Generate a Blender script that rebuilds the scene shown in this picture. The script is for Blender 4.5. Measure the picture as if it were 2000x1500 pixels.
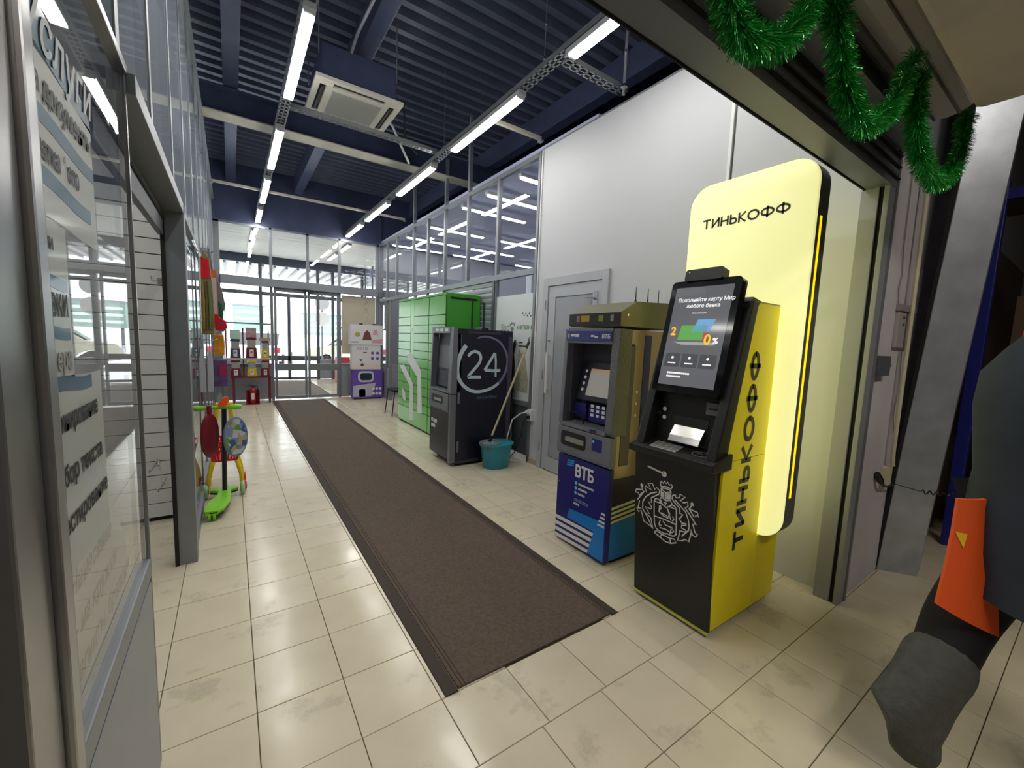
import bpy, bmesh, math, random
from mathutils import Vector, Matrix
random.seed(7)
for o in list(bpy.data.objects):
    bpy.data.objects.remove(o, do_unlink=True)
S = bpy.context.scene
COL = S.collection
PI = math.pi

# ------------------------------------------------------------------ camera
cd = bpy.data.cameras.new('camera')
cam = bpy.data.objects.new('camera', cd)
COL.objects.link(cam)
cd.sensor_width = 36.0
cd.lens = 805.0 / 2000.0 * 36.0
cd.clip_start = 0.02
cd.clip_end = 300
_r, _d, _f = Vector((0.827, -0.560, 0.039)), Vector((-0.026, -0.107, -0.994)), Vector((0.561, 0.821, -0.103))
_f.normalize(); _r = (_r - _f * _r.dot(_f)).normalized(); _u = _r.cross(_f).normalized()
cam.matrix_world = Matrix(((_r.x, _u.x, -_f.x, 0.0), (_r.y, _u.y, -_f.y, 0.0), (_r.z, _u.z, -_f.z, 1.40), (0, 0, 0, 1)))
S.camera = cam

# ------------------------------------------------------------------ world, daylight, exposure
w = bpy.data.worlds.new('overcast_sky')
S.world = w
w.use_nodes = True
bg = w.node_tree.nodes['Background']
bg.inputs[0].default_value = (0.93, 0.97, 1.0, 1)
bg.inputs[1].default_value = 4.6
S.view_settings.view_transform = 'Standard'
S.view_settings.look = 'None'
S.view_settings.exposure = 0.22
S.view_settings.gamma = 1.0
S.view_settings.use_curve_mapping = False
try:
    S.cycles.transparent_max_bounces = 24
    S.cycles.max_bounces = 10
    S.cycles.sample_clamp_indirect = 6.0
except Exception:
    pass
LED = 38.0          # emission of the corridor luminaires
STORE = 60.0        # emission of the store luminaires behind the photographer

# ------------------------------------------------------------------ materials
def lin(c):
    return tuple(((v / 255) / 12.92 if v / 255 <= .04045 else ((v / 255 + .055) / 1.055) ** 2.4) for v in c)

MATS = {}
def mat(name, rgb, rough=.5, metal=0.0, var=0.0, vscale=8.0, bump=0.0, bscale=60.0, rnd=0.0, emit=None, estr=0.0, spec=None, coat=0.0, trans=0.0):
    if name in MATS:
        return MATS[name]
    m = bpy.data.materials.new(name)
    m.use_nodes = True
    nt = m.node_tree; N = nt.nodes; L = nt.links
    b = N['Principled BSDF']
    c = lin(rgb)
    b.inputs['Base Color'].default_value = (*c, 1)
    b.inputs['Roughness'].default_value = rough
    b.inputs['Metallic'].default_value = metal
    if spec is not None: b.inputs['Specular IOR Level'].default_value = spec
    if coat: b.inputs['Coat Weight'].default_value = coat; b.inputs['Coat Roughness'].default_value = .08
    if trans: b.inputs['Transmission Weight'].default_value = trans
    if var or rnd:
        tc = N.new('ShaderNodeTexCoord')
        nz = N.new('ShaderNodeTexNoise'); nz.inputs['Scale'].default_value = vscale; nz.inputs['Detail'].default_value = 6
        L.new(tc.outputs['Object'], nz.inputs['Vector'])
        mr = N.new('ShaderNodeMapRange'); mr.inputs[1].default_value = .3; mr.inputs[2].default_value = .7
        mr.inputs[3].default_value = 1 - var; mr.inputs[4].default_value = 1 + var
        L.new(nz.outputs['Fac'], mr.inputs[0])
        val = mr.outputs[0]
        if rnd:
            oi = N.new('ShaderNodeObjectInfo')
            m2 = N.new('ShaderNodeMapRange'); m2.inputs[3].default_value = 1 - rnd; m2.inputs[4].default_value = 1 + rnd
            L.new(oi.outputs['Random'], m2.inputs[0])
            mu = N.new('ShaderNodeMath'); mu.operation = 'MULTIPLY'
            L.new(val, mu.inputs[0]); L.new(m2.outputs[0], mu.inputs[1]); val = mu.outputs[0]
        mx = N.new('ShaderNodeVectorMath'); mx.operation = 'SCALE'
        mx.inputs[0].default_value = c
        L.new(val, mx.inputs['Scale'])
        L.new(mx.outputs[0], b.inputs['Base Color'])
    if bump:
        tc = N.new('ShaderNodeTexCoord')
        nz = N.new('ShaderNodeTexNoise'); nz.inputs['Scale'].default_value = bscale; nz.inputs['Detail'].default_value = 4
        L.new(tc.outputs['Object'], nz.inputs['Vector'])
        bp = N.new('ShaderNodeBump'); bp.inputs['Strength'].default_value = bump; bp.inputs['Distance'].default_value = .01
        L.new(nz.outputs['Fac'], bp.inputs['Height']); L.new(bp.outputs[0], b.inputs['Normal'])
    if emit:
        b.inputs['Emission Color'].default_value = (*lin(emit), 1)
        b.inputs['Emission Strength'].default_value = estr
    MATS[name] = m
    return m

def glass_mat(name, tint=(.982, .99, .988), ior=1.5, haze=0.0, boost=1.0):
    m = bpy.data.materials.new(name); m.use_nodes = True
    nt = m.node_tree; N = nt.nodes; L = nt.links
    for n in list(N): N.remove(n)
    out = N.new('ShaderNodeOutputMaterial')
    tr = N.new('ShaderNodeBsdfTransparent'); tr.inputs[0].default_value = (*tint, 1)
    gl = N.new('ShaderNodeBsdfGlossy'); gl.inputs['Roughness'].default_value = .004
    geo = N.new('ShaderNodeNewGeometry')
    ma = N.new('ShaderNodeMath'); ma.operation = 'MULTIPLY_ADD'
    L.new(geo.outputs['Backfacing'], ma.inputs[0]); ma.inputs[1].default_value = 1 / ior - ior; ma.inputs[2].default_value = ior
    fr = N.new('ShaderNodeFresnel'); L.new(ma.outputs[0], fr.inputs['IOR'])
    bo = N.new('ShaderNodeMath'); bo.operation = 'MULTIPLY'; bo.use_clamp = True; bo.inputs[1].default_value = boost
    L.new(fr.outputs[0], bo.inputs[0])
    mx = N.new('ShaderNodeMixShader')
    L.new(bo.outputs[0], mx.inputs[0]); L.new(tr.outputs[0], mx.inputs[1]); L.new(gl.outputs[0], mx.inputs[2])
    last = mx.outputs[0]
    if haze:
        df = N.new('ShaderNodeBsdfDiffuse'); df.inputs[0].default_value = (.56, .61, .72, 1)
        m2 = N.new('ShaderNodeMixShader'); m2.inputs[0].default_value = haze
        L.new(last, m2.inputs[1]); L.new(df.outputs[0], m2.inputs[2]); last = m2.outputs[0]
    L.new(last, out.inputs[0])
    MATS[name] = m
    return m

def emis(name, rgb, s):
    return mat(name, rgb, .4, emit=rgb, estr=s)

# ------------------------------------------------------------------ mesh builder
class MB:
    def __init__(s): s.v = []; s.f = []
    def add(s, vs, fs):
        b = len(s.v); s.v += [tuple(p) for p in vs]; s.f += [tuple(b + i for i in f) for f in fs]; return s
    def box(s, x0, x1, y0, y1, z0, z1):
        return s.add([(x0, y0, z0), (x1, y0, z0), (x1, y1, z0), (x0, y1, z0), (x0, y0, z1), (x1, y0, z1), (x1, y1, z1), (x0, y1, z1)],
                     [(0, 3, 2, 1), (4, 5, 6, 7), (0, 1, 5, 4), (1, 2, 6, 5), (2, 3, 7, 6), (3, 0, 4, 7)])
    def obox(s, c, ax, ay, az):
        c = Vector(c); ax = Vector(ax); ay = Vector(ay); az = Vector(az)
        vs = [c + sx * ax + sy * ay + sz * az for sz in (-1, 1) for sx, sy in ((-1, -1), (1, -1), (1, 1), (-1, 1))]
        return s.add(vs, [(0, 3, 2, 1), (4, 5, 6, 7), (0, 1, 5, 4), (1, 2, 6, 5), (2, 3, 7, 6), (3, 0, 4, 7)])
    def prism(s, poly, axis, a0, a1):
        # poly: list of 2d points; axis 'x': (y,z) 'y': (x,z) 'z': (x,y)
        def P(p, a):
            return {'x': (a, p[0], p[1]), 'y': (p[0], a, p[1]), 'z': (p[0], p[1], a)}[axis]
        n = len(poly)
        vs = [P(p, a0) for p in poly] + [P(p, a1) for p in poly]
        fs = [tuple(range(n))[::-1], tuple(range(n, 2 * n))] + [(i, (i + 1) % n, n + (i + 1) % n, n + i) for i in range(n)]
        return s.add(vs, fs)
    def tube(s, pts, r, n=8, cap=True, flat=None):
        pts = [Vector(p) for p in pts]
        rs = r if isinstance(r, (list, tuple)) else [r] * len(pts)
        b = len(s.v); up = None
        for i, p in enumerate(pts):
            t = (pts[min(i + 1, len(pts) - 1)] - pts[max(i - 1, 0)])
            t = t.normalized() if t.length > 1e-9 else Vector((0, 0, 1))
            if up is None:
                up = Vector((0, 0, 1)) if abs(t.z) < .9 else Vector((1, 0, 0))
            a = t.cross(up)
            if a.length < 1e-6: a = t.cross(Vector((0, 1, 0)))
            a.normalize(); c = a.cross(t).normalized(); up = c
            for k in range(n):
                an = 2 * PI * k / n
                s.v.append(tuple(p + rs[i] * (math.cos(an) * a + math.sin(an) * c * (flat or 1))))
        for i in range(len(pts) - 1):
            for k in range(n):
                s.f.append((b + i * n + k, b + i * n + (k + 1) % n, b + (i + 1) * n + (k + 1) % n, b + (i + 1) * n + k))
        if cap:
            s.f.append(tuple(b + k for k in range(n))[::-1]); e = b + (len(pts) - 1) * n
            s.f.append(tuple(e + k for k in range(n)))
        return s
    def lathe(s, prof, c, n=20, sx=1.0, sy=1.0, axis='z'):
        b = len(s.v); c = Vector(c)
        for r, h in prof:
            for k in range(n):
                a = 2 * PI * k / n
                x, y = r * math.cos(a) * sx, r * math.sin(a) * sy
                q = {'z': (x, y, h), 'x': (h, x, y), 'y': (x, h, y)}[axis]
                s.v.append(tuple(c + Vector(q)))
        for i in range(len(prof) - 1):
            for k in range(n):
                s.f.append((b + i * n + k, b + i * n + (k + 1) % n, b + (i + 1) * n + (k + 1) % n, b + (i + 1) * n + k))
        s.f.append(tuple(b + k for k in range(n))[::-1]); e = b + (len(prof) - 1) * n
        s.f.append(tuple(e + k for k in range(n)))
        return s
    def ribbon(s, pts, wd, o, ux, uy, un, th=.0006):
        # flat stroke in plane (o, ux, uy), raised along un
        o = Vector(o); ux = Vector(ux); uy = Vector(uy); un = Vector(un)
        n = len(pts); ws = wd if isinstance(wd, (list, tuple)) else [wd] * n
        Ls = []; Rs = []
        for i in range(n):
            a = Vector(pts[max(i - 1, 0)]); c = Vector(pts[min(i + 1, n - 1)])
            t = (c - a); t = t.normalized() if t.length > 1e-9 else Vector((1, 0))
            nn = Vector((-t.y, t.x)); p = Vector(pts[i])
            Ls.append(p + nn * ws[i] / 2); Rs.append(p - nn * ws[i] / 2)
        def W(q): return o + ux * q.x + uy * q.y + un * th
        b = len(s.v)
        for i in range(n): s.v.append(tuple(W(Ls[i]))); s.v.append(tuple(W(Rs[i])))
        for i in range(n - 1): s.f.append((b + 2 * i, b + 2 * i + 1, b + 2 * i + 3, b + 2 * i + 2))
        return s
    def flat(s, poly, o, ux, uy, un, th=.0006):
        o = Vector(o); ux = Vector(ux); uy = Vector(uy); un = Vector(un)
        vs = [o + ux * p[0] + uy * p[1] + un * th for p in poly] + [o + ux * p[0] + uy * p[1] for p in poly]
        n = len(poly)
        return s.add(vs, [tuple(range(n))] + [(i, n + i, n + (i + 1) % n, (i + 1) % n) for i in range(n)])
    def mesh(s, name, m, bevel=0, seg=2, smooth=False):
        me = bpy.data.meshes.new(name); me.from_pydata(s.v, [], s.f)
        bm = bmesh.new(); bm.from_mesh(me)
        bmesh.ops.recalc_face_normals(bm, faces=bm.faces)
        if bevel:
            bmesh.ops.bevel(bm, geom=list(bm.edges), offset=bevel, segments=seg, profile=.7, affect='EDGES', clamp_overlap=True)
        if smooth:
            for f in bm.faces: f.smooth = True
            for e in bm.edges:
                if len(e.link_faces) == 2 and e.calc_face_angle(0) > .7: e.smooth = False
        bm.to_mesh(me); bm.free()
        me.materials.append(m)
        return me
    def build(s, name, m, parent=None, bevel=0, seg=2, smooth=False):
        return link(name, s.mesh(name, m, bevel, seg, smooth), parent)

def link(name, me, parent=None):
    o = bpy.data.objects.new(name, me); COL.objects.link(o)
    if parent is not None:
        o.parent = parent
        o.matrix_parent_inverse = wmat(parent).inverted()
    return o
def wmat(o):
    m = Matrix.Translation(o.location) @ o.rotation_euler.to_matrix().to_4x4()
    if o.parent: m = wmat(o.parent) @ o.matrix_parent_inverse @ m
    return m
def tag(o, label=None, cat=None, group=None, kind=None):
    if label: o['label'] = label
    if cat: o['category'] = cat
    if group: o['group'] = group
    if kind: o['kind'] = kind
    return o
def thing(name, loc, label, cat, group=None):
    o = bpy.data.objects.new(name, None); COL.objects.link(o); o.location = loc; o.empty_display_size = .05
    return tag(o, label, cat, group)
def struct(name, loc=(0, 0, 0)):
    o = bpy.data.objects.new(name, None); COL.objects.link(o); o.location = loc; o.empty_display_size = .05
    o['kind'] = 'structure'
    return o
def copy_tree(o, parent=None, delta=None, link_children=True):
    c = o.copy(); COL.objects.link(c)
    if parent: c.parent = parent
    for ch in o.children: copy_tree(ch, c)
    return c

def text(s, name, m, parent, o, ux, uy, size, align='LEFT', th=.0008, shear=0.0, sx=1.0, bold=0.0, space=1.0):
    cu = bpy.data.curves.new('t', 'FONT'); cu.body = s; cu.size = size; cu.align_x = align; cu.shear = shear
    cu.space_character = space
    cu.resolution_u = 3
    ob = bpy.data.objects.new('t', cu); COL.objects.link(ob)
    dg = bpy.context.evaluated_depsgraph_get()
    me = bpy.data.meshes.new_from_object(ob.evaluated_get(dg))
    bpy.data.objects.remove(ob, do_unlink=True)
    o = Vector(o); ux = Vector(ux); uy = Vector(uy); un = ux.cross(uy).normalized()
    base = [v.co.copy() for v in me.vertices]; polys = [tuple(q.vertices) for q in me.polygons]
    bpy.data.meshes.remove(me)
    sh_ = [(0, 0)] + ([(bold, 0), (-bold, 0), (0, bold), (0, -bold), (.7 * bold, .7 * bold), (-.7 * bold, .7 * bold), (.7 * bold, -.7 * bold), (-.7 * bold, -.7 * bold)] if bold else [])
    mb = MB()
    for k, (dx, dy) in enumerate(sh_):
        mb.add([o + ux * (p.x * sx + dx) + uy * (p.y + dy) + un * (th + k * 2e-5) for p in base], polys)
    me = bpy.data.meshes.new(name); me.from_pydata(mb.v, [], mb.f); me.materials.append(m)
    return link(name, me, parent)

def rrect(w, h, r, n=8, cx=0, cy=0):
    pts = []
    for (sx, sy, a0) in ((1, 1, 0), (-1, 1, 90), (-1, -1, 180), (1, -1, 270)):
        for k in range(n + 1):
            a = math.radians(a0 + 90 * k / n)
            pts.append((cx + sx * (w / 2 - r) + r * math.cos(a), cy + sy * (h / 2 - r) + r * math.sin(a)))
    return pts
def circ(r, n=16, cx=0, cy=0, sy=1.0):
    return [(cx + r * math.cos(2 * PI * k / n), cy + sy * r * math.sin(2 * PI * k / n)) for k in range(n)]

def _el(cx, cy, rx, ry, n=28): return [(cx + rx * math.cos(2 * PI * k / n), cy + ry * math.sin(2 * PI * k / n)) for k in range(n + 1)]
GLYPH = {'Т': (.80, [[(0, .93), (.8, .93)], [(.4, .93), (.4, 0)]]), 'И': (.75, [[(.07, 1), (.07, 0)], [(.07, .10), (.68, .90)], [(.68, 1), (.68, 0)]]),
         'Н': (.75, [[(.07, 1), (.07, 0)], [(.68, 1), (.68, 0)], [(.07, .5), (.68, .5)]]),
         'Ь': (.66, [[(.07, 1), (.07, 0)], [(.07, .07), (.38, .07), (.50, .10), (.58, .20), (.60, .31), (.58, .42), (.50, .52), (.38, .55), (.07, .55)]]),
         'К': (.70, [[(.07, 1), (.07, 0)], [(.66, 1), (.14, .5), (.68, 0)]]), 'О': (1.0, [_el(.5, .5, .44, .43)]),
         'Ф': (1.12, [_el(.56, .5, .49, .33), [(.56, 1.06), (.56, -.06)]])}
def strokes(word, name, m, parent, o, ux, uy, h, length, wd=.15, xs=1.0):
    ux = Vector(ux); uy = Vector(uy); un = ux.cross(uy)
    nat = sum(GLYPH[c][0] for c in word) * xs; gap = (length / h - nat) / (len(word) - 1); x = 0
    for c in word:
        mb = MB()
        for st in GLYPH[c][1]:
            pts = [((x + a * xs) * h, b * h) for a, b in st]
            if len(pts) > 12: pts = pts + [pts[1]]
            mb.ribbon(pts, wd * h, o, ux, uy, un, th=.0012)
        mb.build(name, m, parent); x += GLYPH[c][0] * xs + gap

# frames for lettering:  faces -X (reads towards -Y), +X (reads towards +Y), -Y (reads towards +X)
FX = ((0, -1, 0), (0, 0, 1), (-1, 0, 0))
FXP = ((0, 1, 0), (0, 0, 1), (1, 0, 0))
FY = ((1, 0, 0), (0, 0, 1), (0, -1, 0))

ALU = mat('grey_powder_coated_aluminium', (132, 136, 143), .42, .35, var=.04)
ALU_D = mat('dark_grey_aluminium', (98, 101, 108), .42, .35, var=.05)
ALU_BR = mat('brushed_aluminium', (150, 150, 152), .28, .85, var=.12, vscale=5)
GALV = mat('galvanised_steel', (172, 178, 188), .34, .55, var=.12, vscale=9)
NAVY = mat('dark_navy_painted_steel', (76, 84, 116), .38, .1, var=.1, vscale=4)
NAVYDECK = mat('dark_navy_profiled_sheet', (100, 106, 132), .33, .2, var=.12, vscale=3)
WHITEWALL = mat('light_grey_wall_panel', (196, 198, 202), .55, var=.02, vscale=1.5)
PANEL = mat('grey_sandwich_panel', (148, 151, 158), .45, var=.02)
GLASS = glass_mat('clear_glass')
GLASSL = glass_mat('clear_shopfront_glass', ior=1.55, haze=.03)
GLASSU = glass_mat('hazed_glass', haze=.19)  # bluish haze of reflections is mixed into the pane colour
BLACK = mat('black_plastic', (22, 22, 23), .38)
DARK = mat('dark_grey_plastic', (52, 53, 56), .4)
WHITE = mat('white_plastic', (225, 226, 226), .4)
LEDM = emis('lit_white_diffuser', (255, 253, 246), LED)
CHROME = mat('chrome', (215, 215, 215), .15, 1.0)
REDM = mat('red_painted_metal', (128, 22, 36), .35)
RUBBER = mat('black_rubber', (18, 18, 18), .7)
# ================================================================== SETTING
GROUT = mat('grey_brown_grout', (84, 75, 65), .8)
TILE = mat('beige_ceramic_tile', (208, 198, 174), .17, var=.05, vscale=5, rnd=.025, spec=.5)
# ---- dirt stains on the tiles are part of the tile colour
def stain(m, lo, hi, dark, scale):
    nt = m.node_tree; N = nt.nodes; L = nt.links; b = N['Principled BSDF']
    src = b.inputs['Base Color'].links[0].from_socket
    geo = N.new('ShaderNodeNewGeometry')
    n1 = N.new('ShaderNodeTexNoise'); n1.inputs['Scale'].default_value = scale; n1.inputs['Detail'].default_value = 9; n1.inputs['Roughness'].default_value = .65
    L.new(geo.outputs['Position'], n1.inputs['Vector'])
    mr = N.new('ShaderNodeMapRange'); mr.inputs[1].default_value = lo; mr.inputs[2].default_value = hi
    mr.inputs[3].default_value = 1.0; mr.inputs[4].default_value = dark
    L.new(n1.outputs['Fac'], mr.inputs[0])
    vm = N.new('ShaderNodeVectorMath'); vm.operation = 'SCALE'
    L.new(src, vm.inputs[0]); L.new(mr.outputs[0], vm.inputs['Scale']); L.new(vm.outputs[0], b.inputs['Base Color'])
    rr = N.new('ShaderNodeMapRange'); rr.inputs[1].default_value = .35; rr.inputs[2].default_value = .7
    rr.inputs[3].default_value = .12; rr.inputs[4].default_value = .3
    L.new(n1.outputs['Fac'], rr.inputs[0]); L.new(rr.outputs[0], b.inputs['Roughness'])
stain(TILE, .57, .74, .55, 3.6)

fl = MB().box(-3.2, 12.1, -3.6, 13.85, -.10, -.006).build('floor', GROUT)
fl['kind'] = 'structure'
tile_me = None
def tile_mesh():
    h = .1485; e = .0015
    vs = [(-h, -h, -.006), (h, -h, -.006), (h, h, -.006), (-h, h, -.006), (-h, -h, -.0012), (h, -h, -.0012), (h, h, -.0012), (-h, h, -.0012),
          (-h + e, -h + e, 0), (h - e, -h + e, 0), (h - e, h - e, 0), (-h + e, h - e, 0)]
    fs = [(8, 9, 10, 11)] + [(i, (i + 1) % 4, 4 + (i + 1) % 4, 4 + i) for i in range(4)] + [(4 + i, 4 + (i + 1) % 4, 8 + (i + 1) % 4, 8 + i) for i in range(4)]
    return MB().add(vs, fs)
tm = tile_mesh().mesh('floor_tile', TILE)
cells = []
for iy in range(-6, 43):
    y = 1.045 + .3 * iy + .15
    off = .045 if y > 1.045 else .010
    for ix in range(-10, 24):
        x = off + .3 * ix + .15
        if x > 2.92 and 1.05 < y < 9.8: continue
        if x > 3.5 and y > 9: continue
        if x < -.30 and y < .4: continue
        if .80 < x < 1.52 and 1.45 < y < 9.4: continue          # hidden under the runner
        if x < -.3 and 4.0 < y < 9.8: continue
        if x < -1.2 and y > 9: continue
        if y > 13.7 or x > 5.2: continue
        cells.append((x, y))
def infront(c):
    d = Vector((c[0], c[1], -1.4)); z = d.dot(_f); xx = d.dot(_r); yy = -d.dot(_u)
    if z < .05: return None
    u, v = 1000 + 805 * xx / z, 750 + 805 * yy / z
    return z if (-150 < u < 2150 and v < 1700) else None
vis = sorted([c for c in cells if infront(c)], key=lambda c: c[0] ** 2 + c[1] ** 2)
near = vis[:300]; ns = set(near)
for c in near:
    o = link('floor_tile', tm, fl); o.location = (c[0], c[1], random.uniform(-.0004, .0002))
rest = MB()
t0 = tile_mesh()
for c in cells:
    if c not in ns: rest.add([(v[0] + c[0], v[1] + c[1], v[2]) for v in t0.v], t0.f)
rest.build('floor_tile_field', TILE, fl)['kind'] = 'stuff'
# plain floor of the shop behind the right partition and the far left shop
MB().box(2.86, 12, 1.0, 9.8, -.006, -.001).build('shop_floor', mat('pale_linoleum', (190, 188, 184), .3, var=.03), fl)
MB().box(-3.1, -.32, 4.0, 9.8, -.006, -.001).build('shop_floor', MATS['pale_linoleum'], fl)

# ---- ceiling deck, ribs across the corridor
prof = []
y = .84; p = .19; d = .075; ZD = 4.50
while y < 9.82:
    prof += [(y, ZD), (y + .07, ZD), (y + .095, ZD + d), (y + .165, ZD + d)]
    y += p
prof.append((y, ZD)); top = [(y, ZD + .12), (.84, ZD + .12)]
mb = MB()
n = len(prof)
X0, X1 = -3.2, 7.9
vs = [(X0, a, b) for a, b in prof] + [(X1, a, b) for a, b in prof]
mb.add(vs, [(i, i + 1, n + i + 1, n + i) for i in range(n - 1)])
mb.box(X0, X1, .84, 9.9, ZD + .10, ZD + .16)
ce = mb.build('ceiling', NAVYDECK); ce['kind'] = 'structure'
def ibeam_y(name, xc, wd, z0, z1, y0, y1, m):
    t = .014
    mb = MB().box(xc - wd / 2, xc + wd / 2, y0, y1, z0, z0 + t).box(xc - wd / 2, xc + wd / 2, y0, y1, z1 - t, z1).box(xc - .006, xc + .006, y0, y1, z0 + t, z1 - t)
    o = mb.build(name, m); o['kind'] = 'structure'; return o
def ibeam_x(name, yc, wd, z0, z1, x0, x1, m, mf=None):
    t = .014
    o = MB().box(x0, x1, yc - .006, yc + .006, z0 + t, z1 - t).box(x0, x1, yc - wd / 2, yc + wd / 2, z1 - t, z1).build(name, m)
    o['kind'] = 'structure'
    MB().box(x0, x1, yc - wd / 2, yc + wd / 2, z0, z0 + t).build('bottom_flange', mf or m, o)
    return o
PALE = mat('pale_dusty_primer', (188, 184, 172), .6, var=.12, vscale=6)
ibeam_x('trim_1', 6.25, .24, 3.90, 4.20, -3.1, 7.8, NAVY, PALE)
# purlins along the corridor on top of the girder
for i, xc in enumerate((.07, 1.20, 3.62, 5.2, -1.6)):
    o = MB().box(xc - .075, xc + .075, .86, 9.78, 4.21, 4.50).build('trim_%d' % (i + 2), NAVY, bevel=.01); o['kind'] = 'structure'

# ---- wall above the far glass and the front wall above the shutter
MB().box(-3.2, 7.9, 9.76, 9.86, 3.46, 4.62).build('wall_back', NAVY)['kind'] = 'structure'
wf = struct('wall_front', (0, .8, 0))
MB().box(-3.2, -.30, .74, .86, 0, 2.45).build('panel', PANEL, wf)
MB().box(-3.2, 7.9, .76, .86, 2.45, 4.62).build('panel', PANEL, wf)
MB().box(2.865, 4.25, .755, .86, 0, 2.45).build('panel', mat('white_plaster', (200, 196, 202), .7, var=.04, vscale=4, bump=.2, bscale=25), wf)
MB().box(4.25, 7.9, .76, .86, 0, 2.45).build('panel', mat('brown_board', (92, 76, 62), .7, var=.15), wf)
# store where the photograph is taken from
ST = mat('store_wall_paint', (120, 112, 104), .7, var=.05)
MB().box(-3.2, 7.9, -3.7, -3.6, 0, 4.6).build('wall_store', ST)['kind'] = 'structure'
MB().box(-3.3, -3.2, -3.7, 9.86, 0, 4.6).build('wall_left', mat('left_shop_wall', (165, 165, 168), .6, var=.03))['kind'] = 'structure'
MB().box(7.9, 8.0, -3.7, .86, 0, 4.6).build('wall_right', ST)['kind'] = 'structure'
MB().box(12.0, 12.1, 2.9, 9.86, 0, 4.6).build('wall_right_shop', mat('shop_wall', (168, 170, 184), .6))['kind'] = 'structure'
MB().box(7.9, 8.0, .86, 2.98, 0, 4.6).build('wall_right_service', NAVY)['kind'] = 'structure'
MB().box(7.9, 7.95, 2.98, 9.86, 3.56, 4.6).build('wall_right_upper', NAVY)['kind'] = 'structure'
MB().box(-3.2, 7.9, -3.7, .80, 3.7, 3.8).build('ceiling_store', mat('dark_store_ceiling', (40, 40, 44), .6))['kind'] = 'structure'

# ---- right wall, solid part
wr = struct('wall_right', (2.85, 2.2, 0))
MB().box(2.85, 2.95, .86, 1.618, 0, 3.47).build('wall_panel', WHITEWALL, wr)
MB().box(2.85, 2.95, 1.632, 2.66, 0, 3.47).build('wall_panel', WHITEWALL, wr)
MB().box(2.85, 2.95, 2.66, 3.60, 2.085, 3.47).build('wall_panel', WHITEWALL, wr)
MB().box(2.85, 2.95, 3.60, 3.78, 0, 3.47).build('wall_panel', WHITEWALL, wr)
MB().box(2.853, 2.95, 1.618, 1.632, 0, 3.47).build('joint', DARK, wr)
MB().box(2.842, 2.852, 1.634, 1.656, 0, 3.47).build('joint_strip', WHITE, wr, bevel=.002)
MB().box(2.848, 2.96, .86, 3.78, 3.47, 3.485).build('cap_strip', ALU, wr)
MB().box(2.835, 2.86, 3.585, 3.78, 0, .06).build('baseboard_right', mat('tan_skirting', (176, 166, 146), .5), wr)
MB().box(2.835, 2.95, 3.76, 3.80, 0, 3.47).build('corner_post', ALU, wr, bevel=.004)
MB().tube([(2.842, 3.735, .66), (2.842, 3.735, 2.2), (2.842, 3.735, 3.46)], .009, 8).build('cable_conduit', WHITE, wr)

# ---- white service door in the right wall
d1 = struct('door_1', (2.85, 3.12, 0))
mb = MB().box(2.825, 2.93, 3.52, 3.60, 0, 2.085).box(2.825, 2.93, 2.66, 2.74, 0, 2.085).box(2.825, 2.93, 2.74, 3.52, 2.0, 2.085)
mb.build('door_frame', mat('light_grey_door_paint', (176, 179, 185), .4), d1, bevel=.004)
DR = MATS['light_grey_door_paint']
MB().box(2.85, 2.90, 2.75, 3.51, .01, 1.995).build('door_leaf', DR, d1)
mb = MB()
mb.box(2.835, 2.851, 2.75, 3.51, .01, .16).box(2.835, 2.851, 2.75, 3.51, 1.88, 1.995).box(2.835, 2.851, 2.75, 2.86, .16, 1.88).box(2.835, 2.851, 3.40, 3.51, .16, 1.88)
mb.build('leaf_rail', DR, d1, bevel=.002)
MB().box(2.838, 2.852, 2.87, 3.39, .17, 1.87).build('leaf_panel', mat('grey_door_panel', (152, 155, 162), .35), d1)
MB().tube([(2.79, 3.445, .86), (2.79, 3.445, 1.3)], .014, 8).tube([(2.84, 3.445, .9), (2.79, 3.445, .9)], .008, 6).tube([(2.84, 3.445, 1.26), (2.79, 3.445, 1.26)], .008, 6).build('pull_handle', WHITE, d1)
for z in (.25, 1.05, 1.8):
    MB().tube([(2.832, 3.55, z - .05), (2.832, 3.55, z + .05)], .012, 8).build('hinge', ALU_BR, d1)
MB().tube([(2.835, 2.81, 1.83), (2.79, 2.81, 1.83), (2.79, 2.93, 1.83)], .009, 8).box(2.825, 2.836, 2.79, 2.83, 1.76, 1.9).build('closer_arm', CHROME, d1)
MB().lathe([(.010, 0), (.010, .02)], (2.815, 3.455, 1.42), 10, axis='x').build('lock', CHROME, d1)

# ---- helper for glazed partitions
def pane(parent, m, x0, x1, y0, y1, z0, z1): return MB().box(x0, x1, y0, y1, z0, z1).build('glass_pane', m, parent)

# ---- right glazed partition (window_1), X = 2.85
w1 = struct('window_1', (2.87, 6.8, 0))
MY = [3.80, 4.64, 5.46, 6.235, 6.93, 7.61, 8.56, 9.18, 9.76]
for yv in MY[1:]:
    z0 = 2.17 if 4.65 < yv < 8.9 and abs(yv - 6.235) > .01 and abs(yv - 6.93) > .01 else 0
    MB().box(2.845, 2.895, yv - .025, yv + .025, z0, 3.47).build('mullion', ALU, w1, bevel=.003)
for i in range(len(MY) - 1):
    pane(w1, GLASS, 2.867, 2.873, MY[i] + .025, MY[i + 1] - .025, 2.24, 3.42)
for i in range(len(MY) - 1):
    MB().box(2.845, 2.895, MY[i] + .02, MY[i + 1] - .02, 3.42, 3.47).build('top_rail', ALU, w1)
    MB().box(2.845, 2.895, MY[i] + .02, MY[i + 1] - .02, 2.17, 2.24).build('transom', ALU, w1, bevel=.003)
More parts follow.
